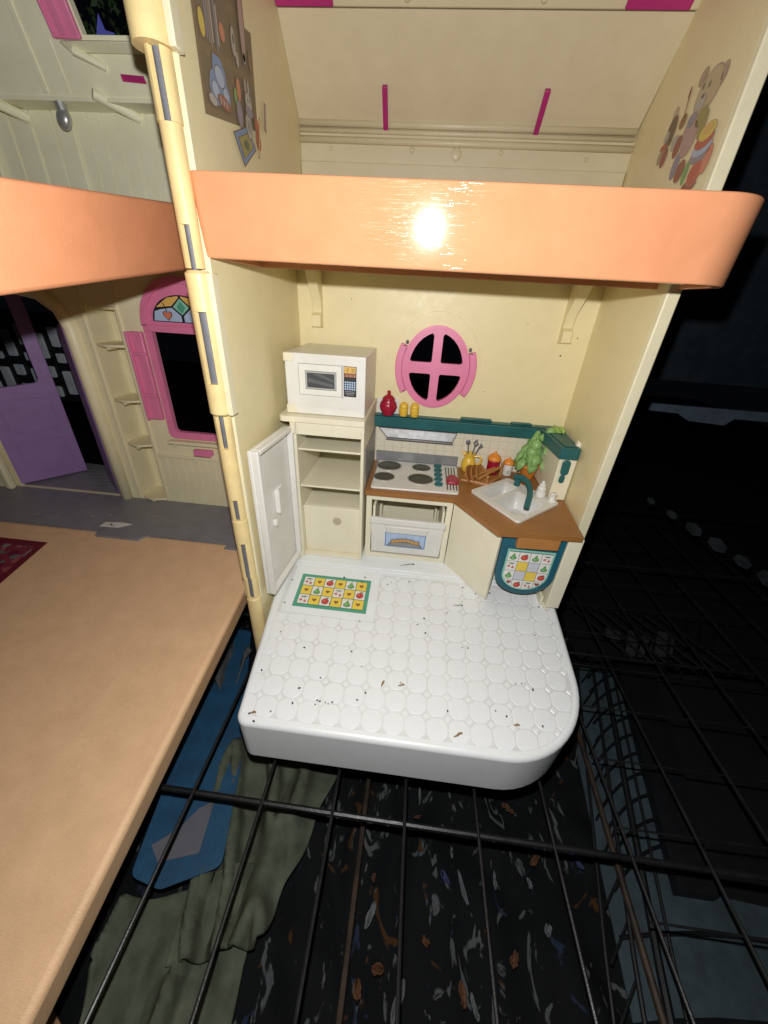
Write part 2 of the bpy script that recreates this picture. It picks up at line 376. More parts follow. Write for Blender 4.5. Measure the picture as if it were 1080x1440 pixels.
def apple(x, y, s, L):
    return [(ell(x, y - .04 * s, s * .36, s * .33, 18), I['dkred'], L), (ell(x, y - .04 * s, s * .32, s * .29, 18), I['red'], L + 1), (ell(x - .1 * s, y + .03 * s, s * .1, s * .08, 10), I['salmon'], L + 2),
            (ell(x + .14 * s, y + .32 * s, s * .17, s * .055, 10), I['dkgreen'], L + 2)]
def pear(x, y, s, L):
    p = [(x + s * a, y + s * b) for a, b in ((-.3, -.28), (-.12, -.38), (.15, -.38), (.32, -.26), (.33, -.1), (.2, .05), (.12, .22), (.03, .32), (-.07, .28), (-.12, .1), (-.28, -.06), (-.34, -.17))]
    q = [(x + (a - x) * .84, y - .03 * s + (b - y + .03 * s) * .84) for a, b in p]
    return [(p, I['dkgreen'], L), (q, I['pear'], L + 1), (ell(x - .08 * s, y - .14 * s, s * .08, s * .07, 10), I['mint'], L + 2), (ell(x + .06 * s, y + .36 * s, s * .03, s * .09, 8), I['dkgreen'], L + 2)]
def cherry(x, y, s, L):
    return [(ell(x - .22 * s, y - .12 * s, s * .15, s * .14, 12), I['cherry'], L), (ell(x + .2 * s, y - .24 * s, s * .15, s * .14, 12), I['cherry'], L),
            (ell(x - .24 * s, y - .09 * s, s * .05, s * .05, 8), I['pink'], L + 1), (ell(x + .16 * s, y - .2 * s, s * .05, s * .05, 8), I['pink'], L + 1),
            (ell(x, y + .27 * s, s * .34, s * .06, 10), I['dkgreen'], L),
            ([(x - .2 * s, y), (x - .17 * s, y), (x + .03 * s, y + .27 * s), (x, y + .27 * s)], I['dkgreen'], L + 1), ([(x + .18 * s, y - .1 * s), (x + .21 * s, y - .1 * s), (x + .06 * s, y + .27 * s), (x + .03 * s, y + .27 * s)], I['dkgreen'], L + 1)]

# ------------------------------------------------------------------ the setting
g = G(); g.box(-120, 120, -60, 160, -15.4, -15.0); tag(g.build('ground', GROUND), kind='structure')

# ------------------------------------------------------------------ RIGHT SECTION OF THE DOLLHOUSE
house = thing('dollhouse', 'cream toy house section with small kitchen, orange upper floor and white tiled floor', 'dollhouse', (6.5, 12, -5.9))
BY = 15.2
# back wall with the window hole
WC = (6.56, 11.4)
holes_q = []
g = G()
g.plateY([(-2.3, -5.9), (15.4, -5.9), (15.4, 16.9), (-2.3, 16.9)], BY, BY + .35, holes=[ell(WC[0], WC[1], 1.98, 2.3, 40)])
g.build('back_wall', CREAM, house)
# raised ring and faint relief round the window
g = G(); g.plateY(ell(WC[0], WC[1] + .1, 2.75, 3.05, 40), BY - .03, BY + .01, holes=[ell(WC[0], WC[1], 2.0, 2.32, 40)]); g.build('window_surround', CREAM, house, bevel=.015)
# side walls (the left one reaches further out than the right one)
g = G(); g.plateX([(5.25, -5.9), (15.2, -5.9), (15.2, 16.9), (17.4, 18), (17.4, 22.9), (13.0, 27.5), (5.25, 27.5)], -2.32, -2.02)
g.build('side_wall', CREAM, house, bevel=.05)
g = G(); g.plateX([(5.12, -5.9), (5.245, -5.9), (5.245, 27.5), (5.12, 27.5)], -2.36, -1.95); g.build('wall_edge', CREAME, house, bevel=.04)
g = G(); g.prism([(8.75, -5.9), (15.55, -5.9), (15.55, 16.9), (17.6, 18), (17.6, 22.9), (13.2, 27.5), (8.75, 27.5)], lambda a, b: (15.12 + max(0, a - 8.5) * .027, a, b), lambda a, b: (15.62, a, b))
g.build('side_wall', CREAM, house, bevel=.04)
g = G(); g.box(15.10, 15.64, 8.45, 8.745, -1.35, 27.5); g.box(15.14, 15.60, 8.47, 8.745, -5.9, -1.352); g.build('wall_edge', CREAME, house, bevel=.06)
# upper storey
g = G(); g.box(-2.01, 15.2, 5.6, 17.4, 16.3, 16.9); g.build('ceiling_slab', CREAM, house)
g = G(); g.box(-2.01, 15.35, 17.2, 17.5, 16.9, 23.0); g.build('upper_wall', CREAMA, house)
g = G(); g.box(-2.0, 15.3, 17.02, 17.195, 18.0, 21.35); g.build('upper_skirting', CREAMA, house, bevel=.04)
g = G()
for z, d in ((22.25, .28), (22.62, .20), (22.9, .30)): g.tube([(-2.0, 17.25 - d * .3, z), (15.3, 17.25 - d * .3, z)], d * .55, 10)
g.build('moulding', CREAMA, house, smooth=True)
for nm, x, z, r in (('rivet', -.36, 22.0 - .1, .10), ('rivet', 4.08, 21.95, .12), ('rivet', 8.77, 21.95, .12), ('rivet', 13.2, 21.8, .10), ('rivet', 6.44, 21.85, .27)):
    g = G(); g.ball((x, 17.18, z), r, .09, r, n=12); g.build(nm, CREAMA, house)
# curved attic slope leaning over the room
prof = [(17.2, 22.85), (16.75, 23.3), (16.1, 23.95), (15.3, 24.8), (14.5, 25.65)]
g = G()
for i in range(len(prof) - 1):
    (y0, z0), (y1, z1) = prof[i], prof[i + 1]
    g.faces([(-2.01, y0, z0), (15.3, y0, z0), (15.3, y1, z1), (-2.01, y1, z1), (-2.01, y0 + .25, z0 + .2), (15.3, y0 + .25, z0 + .2), (15.3, y1 + .25, z1 + .2), (-2.01, y1 + .25, z1 + .2)], [(0, 1, 2, 3), (7, 6, 5, 4), (0, 3, 7, 4), (1, 5, 6, 2)] + ([(0, 4, 5, 1)] if i == 0 else []) + ([(3, 2, 6, 7)] if i == 3 else []))
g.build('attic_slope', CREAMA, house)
g = G(); g.faces([(-2.01, 14.38, 25.62), (15.3, 14.38, 25.62), (15.3, 11.5, 28.3), (-2.01, 11.5, 28.3), (-2.01, 14.7, 25.9), (15.3, 14.7, 25.9), (15.3, 11.8, 28.6), (-2.01, 11.8, 28.6)], [(0, 1, 2, 3), (7, 6, 5, 4), (0, 3, 7, 4), (1, 5, 6, 2), (0, 4, 5, 1), (3, 2, 6, 7)]); g.build('roof_hatch', CREAMA, house, bevel=.06)
for x0, x1 in ((-2.0, .5), (12.45, 14.95)):
    g = G(); g.faces([(x0, 14.28, 25.58), (x1, 14.28, 25.58), (x1, 11.4, 28.26), (x0, 11.4, 28.26), (x0, 14.40, 25.7), (x1, 14.40, 25.7), (x1, 11.5, 28.38), (x0, 11.5, 28.38)], [(0, 1, 2, 3), (7, 6, 5, 4), (0, 3, 7, 4), (1, 5, 6, 2), (0, 4, 5, 1), (3, 2, 6, 7)])
    g.build('roof_corner', MAGENTA, house, bevel=.03)
for x in (3.64, 9.2):
    g = G(); g.ball((x, 14.2, 25.85), .16, .16, .16, n=10); g.build('roof_knob', CREAMA, house)
for x in (2.62, 10.35):
    g = G(); n0 = Vector((0, -.69, -.72)); a = Vector((x, 17.25, 22.62)); b = Vector((x, 16.05, 23.98)); t = Vector((.13, 0, 0))
    up = n0 * .22
    g.hexa([a - t, a + t, b + t, b - t], [a - t + up * .4, a + t + up * .4, b + t + up, b - t + up]); g.build('curtain_clip', MAGENTA, house, bevel=.03)
# corbels
for x in (-.80, 13.78):
    w2 = .27
    g = G(); g.plateX([(BY, 16.3), (13.4, 16.3), (13.7, 15.9), (14.75, 14.7), (14.85, 14.1), (14.55, 13.95), (14.5, 13.35), (BY, 13.25)], x - w2, x + w2); g.build('corbel', CREAM, house, bevel=.05)
# orange upper floor tray with rounded outer corner
oc = roundpoly([(-2.2, 5.0), (15.72, 5.0), (15.72, 9.5), (-2.2, 9.5)], [.35, 1.75, 0, 0], 12)
ic = roundpoly([(-1.9, 5.3), (15.42, 5.3), (15.42, 9.45), (-1.9, 9.45)], [.2, 1.5, 0, 0], 12)
if sum(oc[i - 1][0] * oc[i][1] - oc[i][0] * oc[i - 1][1] for i in range(len(oc))) < 0: print('rim order reversed')
g = G(); zz = lambda b, z: z
def shrink(p, k): return (6.8 + (p[0] - 6.8) * k, 9.5 + (p[1] - 9.5) * (1 - .0))
N = len(oc); kf = g.mi(ORANGEF)
dr = lambda p, z: (p[0], p[1] - (z - 17.0) * .082 * max(0, min(1, (9.5 - p[1]) / 4.5)), z)
g.prism(oc, lambda a, b: dr((a, b), 15.95), lambda a, b: dr((a, b), 18.2), ORANGEF, holes=[ic])
g.build('floor_rim', None, house, bevel=.06, seg=3)
g = G(); g.plateZ([(p[0], p[1] + .12) for p in ic[:-2]] + [(15.3, 8.4), (15.0, 8.5), (15.0, 17.1), (-1.95, 17.1)], 16.92, 17.1); g.build('upper_floor', ORANGE, house)
# hinge column: barrels and pins
HX, HY = -2.42, 4.95
def barrel(z0, z1, r, m=YELL, dx=0, t=.004, b=.004):
    g = G(); g.lathe((HX + dx, HY, 0), [(r - b, z0), (r, z0 + b), (r, z1 - t), (r - t, z1)], 24); g.build('hinge_barrel', m, house)
def slot(z0, z1, r, dx=0):
    g = G()
    for a0, a1 in ((-2.6 * PI / 2, -1.22 * PI / 2), (-.62 * PI / 2, .9 * PI / 2)):
        outer = ell(HX + dx, HY, r, r, 10, a0, a1); inner = ell(HX + dx, HY, r - .16, r - .16, 10, a0, a1)[::-1]
        g.plateZ(outer + inner, z0 + .002, z1 - .002)
    g.build('hinge_barrel', YELL, house)
    g = G(); g.tube([(HX + dx, HY, z0 - .05), (HX + dx, HY, z1 + .05)], r - .2, 12); g.build('hinge_pin', PIN, house)
barrel(20.72, 24.5, .54, dx=-.12, t=.12); slot(19.2, 20.70, .36); barrel(16.8, 19.2, .33); slot(15.6, 16.8, .33)
barrel(14.3, 15.55, .44, dx=.06, t=.1); slot(11.8, 14.3, .44, dx=.06); barrel(10.55, 11.8, .44, dx=.06, b=.08); slot(9.1, 10.5, .35, dx=.05)
barrel(6.6, 9.1, .35, dx=.04); slot(5.5, 6.6, .35, dx=.04); barrel(4.15, 5.46, .37, dx=.05, t=.05); slot(1.9, 4.15, .37, dx=.06); slot(.5, 1.86, .36, dx=.10); barrel(-5.8, .46, .39, dx=.12, t=.05)
for z0, z1 in ((20.7, 24.5), (10.55, 15.5)):
    g = G(); g.box(-2.0, -1.78, 4.75, 5.24, z0, z1); g.build('hinge_plate', CREAME, house, bevel=.04)
# wall fruit of the upper storey: printed stickers
def frX(x, s): return lambda a, b, h: (x + s * h, a, b)
def outl(S, m='dkbrown', k=1.09):
    out = []
    for p, mt, l in S:
        c = Vector((sum(a for a, b in p) / len(p), sum(b for a, b in p) / len(p)))
        out += [([(c.x + (a - c.x) * k, c.y + (b - c.y) * k) for a, b in p], I[m], l), (p, mt, l + .5)]
    return out
S = [([(6.43, 19.9), (9.07, 20.38), (10.93, 20.75), (11.06, 23.51), (10.47, 23.4), (10.4, 26.6), (6.5, 26.2)], I['shelf'], 0)]
for q in ([(6.66, 20.2), (8.72, 20.45), (8.82, 21.72), (6.66, 21.35)], [(6.68, 21.62), (8.84, 22.02), (8.95, 23.5), (6.7, 23.4)], [(8.98, 20.6), (10.75, 20.95), (10.85, 22.0), (9.0, 21.75)], [(9.0, 22.0), (10.85, 22.28), (10.9, 23.3), (10.3, 23.3), (9.1, 23.2)], [(6.7, 23.6), (8.9, 23.7), (8.95, 25.4), (6.7, 25.4)], [(9.1, 23.5), (10.2, 23.6), (10.2, 25.4), (9.1, 25.4)]): S.append((q, I['shelfback'], 1))
T = [([(6.95, 20.75), (7.1, 21.1), (7.3, 21.2), (7.42, 21.62), (7.95, 21.68), (8.2, 21.45), (8.25, 21.15), (8.45, 20.95), (8.4, 20.62), (7.1, 20.35)], I['blue'], 2), (ell(7.75, 21.18, .33, .24, 16), I['ltblue'], 3), (ell(7.35, 20.75, .26, .2, 12), I['ltblue'], 3), (ell(8.1, 20.85, .2, .18, 12), I['ltblue'], 3),
     (ell(7.05, 20.42, .28, .13, 12), I['offwhite'], 4), (ell(7.9, 20.6, .46, .17, 12), I['dkred'], 4), (ell(6.93, 22.05, .19, .3, 14), I['yellow'], 2), (ell(8.35, 22.42, .2, .22, 12), I['salmon'], 2), (ell(9.2, 22.55, .17, .36, 14), I['offwhite'], 3), (ell(9.22, 22.62, .07, .12, 10), I['dkgrey'], 4), (ell(9.42, 22.2, .12, .2, 10), I['offwhite'], 3),
     (ell(9.25, 21.4, .17, .3, 12), I['salmon'], 3), (ell(8.95, 21.1, .14, .26, 10), I['pear'], 3), (ell(10.02, 23.3, .2, .95, 18), I['palepink'], 6), (ell(10.02, 22.45, .1, .15, 10), I['offwhite'], 6), (ell(10.6, 22.6, .12, .28, 10), I['brown'], 3),
     ([(8.41, 20.02), (9.1, 19.28), (10.36, 20.05), (9.75, 20.55)], I['blue'], 5), ([(8.75, 19.98), (9.15, 19.5), (10.1, 20.05), (9.7, 20.35)], I['olive'], 6), (ell(9.45, 19.95, .22, .14, 10), I['dkgreen'], 7),
     (ell(9.12, 20.72, .24, .36, 14), I['lilac'], 5), (ell(9.85, 20.6, .3, .36, 16), I['offwhite'], 7), (ell(9.95, 21.02, .34, .14, 14), I['lilac'], 9), (ell(9.98, 21.3, .3, .25, 18), I['offwhite'], 8), (ell(9.82, 21.68, .08, .22, 10), I['offwhite'], 7), (ell(10.1, 21.72, .08, .2, 10), I['offwhite'], 7),
     (ell(10.68, 20.42, .26, .3, 16), I['red'], 8), (ell(10.62, 20.85, .19, .22, 14), I['red'], 9), ([(10.5, 19.9), (10.62, 19.88), (11.0, 21.1), (10.9, 21.15)], I['amber'], 10), ([(11.5, 21.0), (11.7, 20.95), (11.85, 21.8), (11.68, 21.85)], I['mauve'], 8)]
S += outl(T)
for k in range(3): S.append((ell(7.62 + k * .22, 20.6, .05, .11, 8), I['offwhite'], 5))
for x, z in ((9.88, 21.33), (10.08, 21.35)): S.append((ell(x, z, .035, .055, 8), I['black'], 9))
for x in (9.75, 9.87, 9.99): S.append((ell(x, 20.6, .025, .2, 8), I['dkgrey'], 8))
for k, m in enumerate(('lilac', 'grey', 'mauve', 'offwhite', 'dkgrey', 'lilac', 'offwhite')): S.append(sq(7.25 + k * .13, 22.3 + k * .02, .09, I[m], 2, .9 + .14 * ((k * 7) % 3)))
for k, m in enumerate(('red', 'olive', 'lilac', 'brown', 'offwhite')): S.append(sq(7.1 + k * .3, 24.3, .2, I[m], 2, 1.1 + .2 * ((k * 5) % 3)))
sticker('toy_shelf_sticker', house, frX(-2.02, 1), mute(S, .3))
FACE = 'bearface'; INKS[FACE] = (.58, .46, .28); I[FACE] = ink(FACE, INKS[FACE])
T = [(ell(11.72, 22.86, .27, .25, 16), I['tan'], 0), (ell(10.28, 22.42, .27, .32, 16), I['tan'], 0), (ell(10.95, 22.25, .74, .6, 28), I[FACE], 1), (ell(11.72, 22.86, .13, .12, 12), I['palepink'], 1), (ell(10.22, 22.42, .13, .17, 12), I['palepink'], 1),
     (ell(11.22, 22.0, .32, .24, 18), I['offwhite'], 2), (ell(11.2, 22.18, .1, .06, 10), I['dkgrey'], 3), (ell(11.4, 22.5, .05, .1, 8), I['dkgrey'], 3), (ell(10.98, 22.42, .05, .1, 8), I['dkgrey'], 3),
     (ell(11.45, 21.62, .3, .22, 14), I['lilac'], 3), (ell(10.75, 21.5, .34, .28, 14), I['olive'], 3), (ell(10.45, 21.2, .22, .4, 14), I['olive'], 2), (ell(11.15, 21.0, .46, .52, 20), I['palepink'], 3), (ell(11.65, 21.35, .2, .24, 12), I['palepink'], 2),
     (ell(12.2, 21.8, .24, .22, 12), I['brown'], 3), ([(12.2, 21.9), (12.27, 21.9), (12.42, 22.75), (12.34, 22.77)], I['brown'], 3), (ell(12.38, 22.68, .07, .17, 10), I['dkred'], 4),
     (ell(13.05, 21.75, .36, .48, 18), I['dkbrown'], 2), (ell(13.18, 22.3, .2, .22, 12), I[FACE], 1), (ell(13.28, 21.62, .2, .2, 14), I['offwhite'], 3), (ell(12.85, 21.45, .16, .2, 12), I['dkbrown'], 3), (ell(13.25, 21.3, .3, .1, 12), I['red'], 4), (ell(13.35, 21.02, .2, .26, 14), I['tan'], 3), (ell(12.95, 20.9, .24, .32, 14), I['dkred'], 3), (ell(12.35, 21.2, .24, .24, 12), I['offwhite'], 2), (ell(11.95, 20.98, .26, .34, 14), I['dkred'], 4),
     (ell(9.85, 20.25, .62, .24, 20), I['lilac'], 4), (ell(9.84, 20.42, .60, .24, 20), I['ltblue'], 5), (ell(9.82, 20.62, .56, .24, 20), I['red'], 6), (ell(9.78, 20.84, .48, .25, 20), I['yellow'], 7), (ell(9.76, 20.9, .28, .14, 16), I['amber'], 8),
     (ell(10.45, 19.85, .18, .36, 14), I['pear'], 5), (ell(11.0, 20.02, .32, .34, 16), I['dkred'], 4), (ell(9.75, 19.7, .42, .36, 18), I['red'], 3), (ell(9.2, 19.95, .24, .4, 16), I['salmon'], 4), (ell(11.6, 20.3, .26, .4, 14), I['lilac'], 2), (ell(9.9, 19.35, .5, .2, 14), I['dkred'], 2)]
S = outl(T, 'mauve', 1.07)
g = sticker('bear_sticker', house, lambda a, b, h: (15.12 + max(0, a - 8.5) * .027 - h, a, b), mute(S, .42, (.48, .40, .25)))

# round window
g = G()
quads = []
def qpie(sx, sz):
    hx, hz = .27, .33; rx, rz = 1.66, 2.02
    p = []
    for i in range(9):
        t = i / 8 * PI / 2; x = max(rx * math.cos(t), 0); z = max(rz * math.sin(t), 0)
        if x >= hx and z >= hz: p.append((x, z))
    x_at = rx * math.sqrt(1 - (hz / rz) ** 2); z_at = rz * math.sqrt(1 - (hx / rx) ** 2)
    p = [(hx, hz), (x_at, hz)] + p + [(hx, z_at)]
    p = roundpoly(p, [.12, .14] + [0] * (len(p) - 3) + [.14], 3)
    return [(WC[0] + sx * a, WC[1] + sz * b) for a, b in p]
g = G(); g.plateY(ell(WC[0], WC[1], 2.08, 2.42, 48), BY - .22, BY + .1, holes=[qpie(a, b) for a in (1, -1) for b in (1, -1)])
win = g.build('round_window', PINK, house)
g = G(); g.plateY(ell(WC[0], WC[1], 2.02, 2.36, 48), BY - .27, BY - .215, holes=[ell(WC[0], WC[1], 1.9, 2.24, 48)]); g.build('window_ring', PINK, win)
for a0, a1 in ((PI - .52, PI + .62), (-.62, .42)):
    o = ell(WC[0], WC[1], 2.52, 2.75, 16, a0, a1); i_ = ell(WC[0], WC[1], 2.09, 2.43, 16, a0, a1)[::-1]
    g = G(); g.plateY(o + i_, BY - .34, BY - .04); g.build('shutter', PINK, win, bevel=.05)
for a in (PI - .60, -.0 + .50):
    g = G(); g.ball((WC[0] + 2.25 * math.cos(a), BY - .22, WC[1] + 2.5 * math.sin(a)), .1, .1, .12, n=8); g.build('shutter_pin', PIN, win)

# teal shelf, splashback, end panel
g = G(); g.plateZ([(2.95, BY - .01), (2.95, 14.45), (13.75, 14.45), (14.0, 11.05), (15.05, 11.05), (15.15, BY - .01)], 7.62, 8.30)
g.plateZ([(2.97, BY - .02), (2.97, 14.62), (13.95, 14.62), (14.2, 11.25), (14.9, 11.25), (15.0, BY - .02)], 8.302, 8.36)
sh = g.build('teal_shelf', TEAL, house, bevel=.10, seg=3)
g = G(); g.box(8.6, 10.6, 14.75, BY - .03, 8.362, 8.52); g.box(11.9, 13.2, 14.8, BY - .03, 8.362, 8.46); g.build('shelf_cleat', TEAL, sh, bevel=.04)
spl = None
g = G(); g.box(2.95, 14.5, BY - .16, BY - .005, 4.97, 7.60); spl = g.build('splashback', plastic('splash_joint', (0.68, 0.61, 0.46), 0.5, 0.04), house)
tw, th = .60, .50
tm = None
cnt = 0
for j in range(5):
    for i in range(19):
        x = 3.05 + i * .60; z = 5.02 + j * .51
        if tm is None:
            g = G(); g.faces([(0, 0, 0), (.565, 0, 0), (.565, 0, .48), (0, 0, .48), (.02, -.014, .02), (.545, -.014, .02), (.545, -.014, .46), (.02, -.014, .46)], [(4, 5, 6, 7), (0, 1, 5, 4), (1, 2, 6, 5), (2, 3, 7, 6), (3, 0, 4, 7)])
            t = g.build('wall_tile', SPL, spl, local=True); tm = t.data; t.location = Vector((x, BY - .162, z)) - wloc(house)
        else:
            t = bpy.data.objects.new('wall_tile', tm); COL.objects.link(t); t.parent = spl; t.location = Vector((x, BY - .162, z)) - wloc(house)
g = G(); g.plateX([(11.2, 4.97), (BY - .17, 4.97), (BY - .17, 7.6), (11.2, 7.6)], 14.12, 15.1)
g.build('end_panel', CREAMF, house, bevel=.05)
g = G(); g.prism([(14.12, 7.58), (15.12, 7.58), (15.2, 8.45), (15.0, 8.62), (14.9, 8.2)], lambda a, b: (a, 11.55, b), lambda a, b: (a, 11.85, b)); g.build('panel_tip', CREAMF, house, bevel=.04)
g = G()
g.plateY(roundpoly([(14.32, 6.62), (14.76, 6.7), (14.74, 7.6), (14.28, 7.55)], .19, 4), 11.02, 11.19)
g.plateY(roundpoly([(14.36, 6.15), (14.66, 6.15), (14.66, 6.66), (14.38, 6.64)], .13, 4), 11.04, 11.19)
g.build('wall_phone', TEAL, house, bevel=.05, seg=3, label='teal telephone-like relief on the end panel')

# kitchen floor slab, folded down and sagging
slab = bpy.data.objects.new('fold_down_floor', None)
g = G()
out = roundpoly([(-2.05, 9.05), (-1.15, -.85), (15.1, -.85), (15.1, 9.05)], [0, .55, 4.1, 0], 14)
SL = lambda p, z: (p[0], p[1] - 10, z)
g.prism(out, lambda a, b: SL((a, b), 0), lambda a, b: SL((6.6 + (a - 6.6) * 1.0, 9.05 + (b - 9.05) * 1.04), -2.98))
slab = g.build('fold_down_floor', WHITE, house, bevel=.2, seg=4, local=True)
slab.location = Vector((0, 10, 0)) - wloc(house); slab.rotation_euler = (TAU, 0, 0)
inner = roundpoly([(-1.35, 8.65), (-.98, -.47), (14.62, -.47), (14.75, 8.65)], [.05, .15, 3.5, .05], 14)
inner = inner if area(inner) and sum((inner[i - 1][0] * inner[i][1] - inner[i][0] * inner[i - 1][1]) for i in range(len(inner))) > 0 else inner[::-1]
g = G(); g.prism(inner, lambda a, b: SL((a, b), .004), lambda a, b: SL((a, b), .012)); g.build('tile_bed', GROUT, slab, local=True)
def octa(cx, cy, h=.475, c=.20): return [(cx + a, cy + b) for a, b in ((-h + c, -h), (h - c, -h), (h, -h + c), (h, h - c), (h - c, h), (-h + c, h), (-h, h - c), (-h, -h + c))]
def softoct(cx, cy):
    p = octa(cx, cy, .478, .235); return roundpoly(p, .10, 1)
def tilemesh(poly, cx, cy):
    g = G(); c = Vector((sum(p[0] for p in poly) / len(poly), sum(p[1] for p in poly) / len(poly)))
    n = len(poly); vs = []
    for k, z in ((1, .008), (.975, .024), (.955, .028), (.90, .028)):
        vs += [(c.x + (p[0] - c.x) * k - cx, c.y + (p[1] - c.y) * k - cy, z) for p in poly]
    fs = [tuple(range(3 * n, 4 * n))] + [(r * n + i, r * n + (i + 1) % n, (r + 1) * n + (i + 1) % n, (r + 1) * n + i) for r in (0, 1, 2) for i in range(n)]
    g.faces(vs, fs); return g
full = None; dia = G()
matbox = (-1.05, 4.42, 5.1, 9)
nt_ = 0
for j in range(0, 10):
    for i in range(-1, 16):
        p = softoct(i, j); q = clip(p, inner)
        if len(q) >= 3 and area(q) > .1:
            if i < matbox[1] and j > 4.6:
                if i - .5 < matbox[1] < i + .5: q = clip(q, [(matbox[1], -5), (30, -5), (30, 30), (matbox[1], 30)]) if j > 5.4 else clip(q, [(-5, -5), (30, -5), (30, 5.1), (-5, 5.1)])
                elif j < 5.5: q = clip(q, [(-5, -5), (30, -5), (30, 5.1), (-5, 5.1)])
                else: q = []
            if len(q) >= 3 and area(q) > .08:
                if len(q) == len(p) and abs(area(q) - area(p)) < 1e-4:
                    if full is None:
                        o = tilemesh(p, i, j).build('floor_tile', WHITE, slab, local=True); full = o.data
                        o.location = (i, j - 10, 0)
                    else:
                        o = bpy.data.objects.new('floor_tile', full); COL.objects.link(o); o.parent = slab; o.location = (i, j - 10, 0)
                else:
                    o = tilemesh(q, i, j).build('floor_tile', WHITE, slab, local=True); o.location = (i, j - 10, 0)
                o.rotation_euler = (random.uniform(-.004, .004), random.uniform(-.004, .004), 0)
        d = clip([(i + .5 - .17, j + .5), (i + .5, j + .5 - .17), (i + .5 + .17, j + .5), (i + .5, j + .5 + .17)], inner)
        if len(d) >= 3 and area(d) > .02 and not (i + .5 < matbox[1] and j + .5 > 5.1):
            dia.faces([(a, b - 10, .014) for a, b in d] + [(i + .5 + (a - i - .5) * .8, j + .5 + (b - j - .5) * .8 - 10, .030) for a, b in d], [tuple(range(len(d), 2 * len(d)))] + [(k, (k + 1) % len(d), (k + 1) % len(d) + len(d), k + len(d)) for k in range(len(d))])
tag(dia.build('diamond_inlay', WHITE, slab, local=True), kind='stuff')
g = G(); g.box(-1.02, 4.40, 5.15 - 10, 8.62 - 10, .006, .05); g.build('mat_plate', WHITE, slab, bevel=.03, local=True)
# the printed fruit mat
S = [([(-.47, 5.58), (3.88, 5.58), (3.88, 8.03), (-.47, 8.03)], I['green'], 0)]
pat = ['chah' 'ph', 'hphcha', 'chahph']
pat = ['chahph', 'hphcha', 'chahph']
cw = .655
for r_ in range(3):
    for c_ in range(6):
        x = -.47 + .21 + cw * (c_ + .5); y = 8.03 - .21 - .675 * (r_ + .5); k = pat[r_][c_]
        S.append(sq(x, y, cw, I['dkgreen'], 1, .675)); S.append(sq(x, y, cw - .035, I['yellow'] if k == 'h' else I['white'], 2, .64))
        S += heart(x, y + .0, .27, I['brown'], 3) if k == 'h' else (apple(x, y, .62, 3) if k == 'a' else (pear(x, y, .62, 3) if k == 'p' else cherry(x, y, .62, 3)))
sticker('fruit_mat', slab, lambda a, b, h: (a, b - 10, .046 + h), S, local=True)
# fixed floor strip behind the fold
g = G(); g.box(-2.0, 15.1, 9.08, BY, -.6, -.06); g.build('inner_floor', WHITE, house, bevel=.04)
g = G(); g.box(5.0, 8.0, 9.2, 10.1, -.062, -.03); g.build('floor_pad', WHITE, house, bevel=.02)
g = G(); g.box(-1.7, 15.05, 8.9, 9.12, -.5, -.14); g.build('floor_hinge_strip', WHITE, house, bevel=.03)

# ------------------------------------------------------------------ refrigerator
fr = thing('refrigerator', 'tall cream toy refrigerator with open white door and bare shelves', 'refrigerator', (1, 12, 0))
g = G()
FX0, FX1, FY = -1.05, 2.95, 9.7
g.box(FX0, FX0 + .18, FY, BY - .05, -.055, 9.0); g.box(FX1 - .18, FX1, FY, BY - .05, -.055, 9.0)
g.box(FX0 + .18, FX1 - .18, BY - .3, BY - .05, -.055, 9.0); g.box(FX0 + .18, FX1 - .18, FY + .02, BY - .3, -.055, .12)
g.build('body', CREAMF, fr, bevel=.03)
g = G(); g.plateZ(roundpoly([(-1.75, 9.5), (-.9, 9.55), (2.98, 9.55), (2.98, BY - .05), (-1.75, BY - .05)], [.3, 0, .06, 0, 0], 5), 9.0, 9.3); g.build('top_plate', CREAMF, fr, bevel=.04)
g = G(); g.box(FX0 + .182, FX1 - .182, FY + .03, FY + .2, 8.25, 8.98); g.build('header_panel', CREAMF, fr, bevel=.03)
for z in (7.42, 5.1):
    g = G(); g.box(FX0 + .19, FX1 - .19, FY + .12, BY - .32, z - .12, z); g.build('shelf', CREAMF, fr, bevel=.03)
g = G(); g.box(FX0 + .182, FX1 - .182, FY + .45, FY + .62, .122, 3.5); g.box(FX0 + .182, FX1 - .182, FY + .62, BY - .32, 3.36, 3.498); g.build('crisper_front', CREAMF, fr, bevel=.04)
g = G(); g.prism(ell(1.28, 2.55, .27, .27, 20), lambda a, b: (a, FY + .38, b), lambda a, b: (a, FY + .448, b)); g.build('crisper_dial', plastic('dial_tan', (.52, .45, .33), .4), fr, bevel=.02)
g = G(); g.box(FX1 + .004, FX1 + .04, 10.6, BY - .2, 5.0, 5.9); g.box(FX1 + .004, FX1 + .035, 10.3, BY - .2, 5.96, 7.5); g.build('side_foil', SILVER, fr)
# door: hinged at front left, swung wide
A = Vector((-.98, 9.62, 0)); B_ = Vector((-1.30, 5.5, 0)); d = (B_ - A).normalized(); nL = Vector((d.y, -d.x, 0)); L = (B_ - A).length
if nL.x > 0: nL = -nL
g = G(); T = .55
def P3(s, t, z): v = A + d * s + nL * t; return (v.x, v.y, z)
def dbox(s0, s1, t0, t1, z0, z1): g.hexa([P3(s0, t0, z0), P3(s1, t0, z0), P3(s1, t1, z0), P3(s0, t1, z0)], [P3(s0, t0, z1), P3(s1, t0, z1), P3(s1, t1, z1), P3(s0, t1, z1)])
Z0, Z1 = .12, 8.72
dbox(0, L, .34, T, Z0, Z1); dbox(0, .22, 0, .339, Z0, Z1); dbox(L - .24, L, 0, .339, Z0, Z1); dbox(.22, L - .24, 0, .339, Z1 - .22, Z1); dbox(.22, L - .24, 0, .339, Z0, Z0 + .25)
